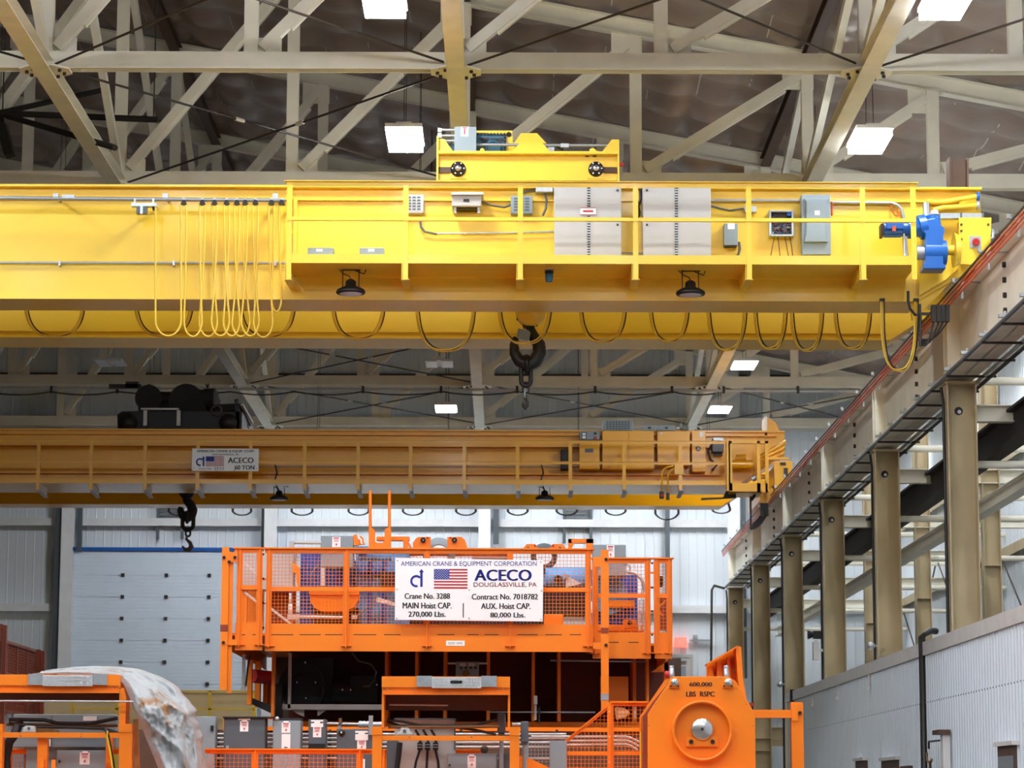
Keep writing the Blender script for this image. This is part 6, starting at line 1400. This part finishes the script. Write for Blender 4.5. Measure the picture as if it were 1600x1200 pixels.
MB().lathe(W(1042, 1054, DBK+.6), [(0, -.02), (.04, -.02), (.04, .06), (0, .06)], 10, 'X').build('buffer', M['red'], lb)
# stepped plate cover behind the block
t = thing('plate_cover', 'tall orange bent plate standing behind the stencilled block', 'plate', W(1135, 1240, 30.3)); t.location.z = 1.72
MB().prismp([(1104, 1050), (1104, 1038), (1150, 1011.5), (1158, 1150), (1158, 1243), (1104, 1243)], 30.5, .04).build('plate', O, t)
MB().prismp([(1149.5, 1010.5), (1158, 1010.5), (1161, 1060), (1167, 1096), (1167, 1243), (1158, 1243), (1158, 1092), (1153, 1060)], 30.15, .4).build('flange', O, t)
MB().beam(W(1103, 1039, 30.3), W(1151, 1011, 30.3), .35, .015, (0, 0, 1)).build('top_lip', O, t)
for (x0, x1, ya, yb) in ((1108, 1113, 1041, 1054), (1120, 1127, 1033, 1056), (1136, 1140, 1026, 1056)): MB().prismp([(x0, 1075), (x0, ya), (x1, ya+3), (x1+2, yb), (x1, 1075)], 30.35, .14).build('rib', O, t)
m = MB()
for px, py in ((1145, 1029), (1147, 1048), (1151, 1060)): m.cyl(W(px, py, 30.5), W(px, py, 30.47), .012, n=8)
m.build('bolt', M['galv'], t)
t = thing('guard_bracket', 'orange bracket arm with an upright at its end, right of the stencilled block', 'bracket', W(1246, 1240, 29.8)); t.location.z = 0
MB().rp(1166, 1109, 1240, 1121.5, 29.8, .1).build('arm', O, t); MB().rp(1237, 1100, 1247, 1126, 29.77, .12).build('joint', O, t); MB().box(W(1237, 1150, 29.8).x, W(1255.5, 1150, 29.8).x, 29.79, 29.9, 0, W(1250, 1097, 29.8).z).build('upright', O, t)
MB().cyl(W(1250, 1114, 29.79), W(1250, 1114, 29.76), .02, n=10).build('bolt', M['ink'], t); MB().rp(1172, 1098, 1179, 1103, 29.9, .4).build('rear_block', M['shaded_orange'], t)
t = thing('mesh_guard', 'orange mesh guard with a sloping top left of the stencilled block', 'guard', W(945, 1240, 30)); t.location.z = 1.72
MB().beam(W(883, 1157.5, 30), W(956, 1097.5, 30), .05, .012, (0, 0, 1)).rp(953, 1095.5, 1012, 1098, 29.95, .1).rp(955, 1098, 1012, 1103, 30, .012).build('top_rail', O, t); MB().rp(883, 1157, 886, 1240, 30, .012).rp(949, 1098, 958.5, 1240, 29.97, .012).rp(953, 1098, 954.5, 1240, 29.92, .05).build('post', O, t); MB().rp(885, 1174, 1010, 1180, 30, .012).build('mid_rail', O, t)
MB().prismp([(884, 1157), (955, 1098), (955, 1104), (890, 1158)], 30, .012).build('edge_bar', O, t)
wires(884, 1100, 950, 1236, 30.03, 'wire_mesh', O, t, 6.2, lambda x: 1158-(x-884)*.82); wires(959, 1103, 1012, 1236, 30.03, 'wire_mesh', O, t, 6.2)
m = MB()
for py in (1112, 1151, 1191): m.cyl(W(953, py, 29.95), W(953, py, 29.93), .012, n=8)
m.build('bolt', M['cap'], t)
t = thing('bent_conduit', 'three white conduits bending down behind the sloping mesh guard', 'conduit', W(940, 1155, 30.4))
for q in range(3): MB().tube([W(830 if q == 0 else 884, 1151+6.5*q, 30.4), W(978, 1151+6*q, 30.4), W(985, 1153+6*q, 30.4), W(1000-q*2, 1160+6*q, 30.4)], .014, 8).build('conduit', M['white'], t)
MB().rp(930, 1145, 933, 1243, 30.45, .04).build('support', M['dark'], t)
t = thing('paper_bundle', 'crumpled pale wrapping behind the mesh guard left of the stencilled block', 'wrapping', W(972, 1120, 30.5)); m = MB(); m.prismp([(961, 1104), (975, 1106), (986, 1113), (978, 1121), (963, 1125)], 30.04, .12); m.build('wrapping', M['beige'], t, .02); MB().prismp([(990, 1104), (995, 1104), (994, 1123), (991, 1123)], 30.04, .05).build('sleeve', M['white'], t)
# ================================================================ BEHIND: BEIGE GIRDER, DARK GUARD
t = thing('spare_girder', 'long beige girder with yellow handrail lying in front of the roll-up door', 'girder', (-5, 55, 0)); DZ = 55.0
xg0, xg1 = W(60, 1100, DZ).x, W(396, 1100, DZ).x
MB().box(xg0, xg1, DZ, DZ+.8, .4, W(250, 1083, DZ).z).build('girder', M['beige'], t); MB().box(xg0, xg1, DZ-.05, DZ+.85, W(250, 1083, DZ).z, W(250, 1081, DZ).z).build('flange', M['beige'], t); MB().box(xg0+.5, xg0+.9, DZ-.1, DZ+.9, 0, .4).box(xg1-.9, xg1-.5, DZ-.1, DZ+.9, 0, .4).build('foot_block', M['wood'], t)
MB().rp(113, 1078.5, 397, 1081, DZ-.9, .05).build('top_rail', Y, t); MB().rp(113, 1106.5, 397, 1109, DZ-.9, .05).build('mid_rail', Y, t)
for px in (113, 182.5, 255, 327.5, 397): x = W(px, 1100, DZ-.9).x; MB().box(x-.03, x+.03, DZ-.9, DZ-.85, 2.2, W(px, 1079, DZ-.9).z).build('rail_post', Y, t)
MB().box(xg0, xg1, DZ-.95, DZ, 2.15, 2.2).build('walkway', Y, t)
t = thing('mesh_guard', 'orange mesh guard darkened for shade, receding along the left edge in front of the end wall', 'guard', (-8.9, 46, 0)); FX = W(10, 1001, 48).x; Fz = W(10, 1001, 48).z
MB().box(FX-.03, FX+.03, 40, 51, Fz-.05, Fz).box(FX-.03, FX+.03, 40, 51, Fz-.6, Fz-.55).box(FX-.03, FX+.03, 40, 51, Fz-1.25, Fz-1.2).build('rail', M['shaded_orange'], t)
for q in range(12): y = 40+q; MB().box(FX-.03, FX+.03, y-.03, y+.03, Fz-1.3, Fz-.02).build('post', M['shaded_orange'], t)
m = MB()
for q in range(11*20): y = 40+q/20; m.box(FX-.004, FX+.004, y-.004, y+.004, Fz-1.2, Fz-.05)
for q in range(24): m.box(FX-.004, FX+.004, 40, 51, Fz-1.2+q*.05-.004, Fz-1.2+q*.05+.004)
stuff(m.build('wire_mesh', M['shaded_orange'], t))
for px, py in ((1.5, 975), (8.5, 977)):
    p = W(px, py, 47.4); MB().box(p.x-.03, p.x+.03, 47.35, 47.45, 0, p.z).build('tall_post', M['shaded_orange'], t)
for px, py in ((60, 1015), (67.5, 1017)):
    p = W(px, py, 50.6); MB().box(p.x-.04, p.x+.04, 50.55, 50.65, 0, p.z).build('tall_post', M['shaded_orange'], t)
MB().rp(2, 983, 9, 986, 47.4, .05).build('cross_bar', M['shaded_orange'], t); MB().rp(57, 1022, 70, 1025, 50.6, .05).build('cross_bar', M['shaded_orange'], t)
for y in (40.5, 46, 50.5): MB().box(FX-.06, FX+.06, y-.06, y+.06, 0, Fz-1.3).build('leg', M['shaded_orange'], t)
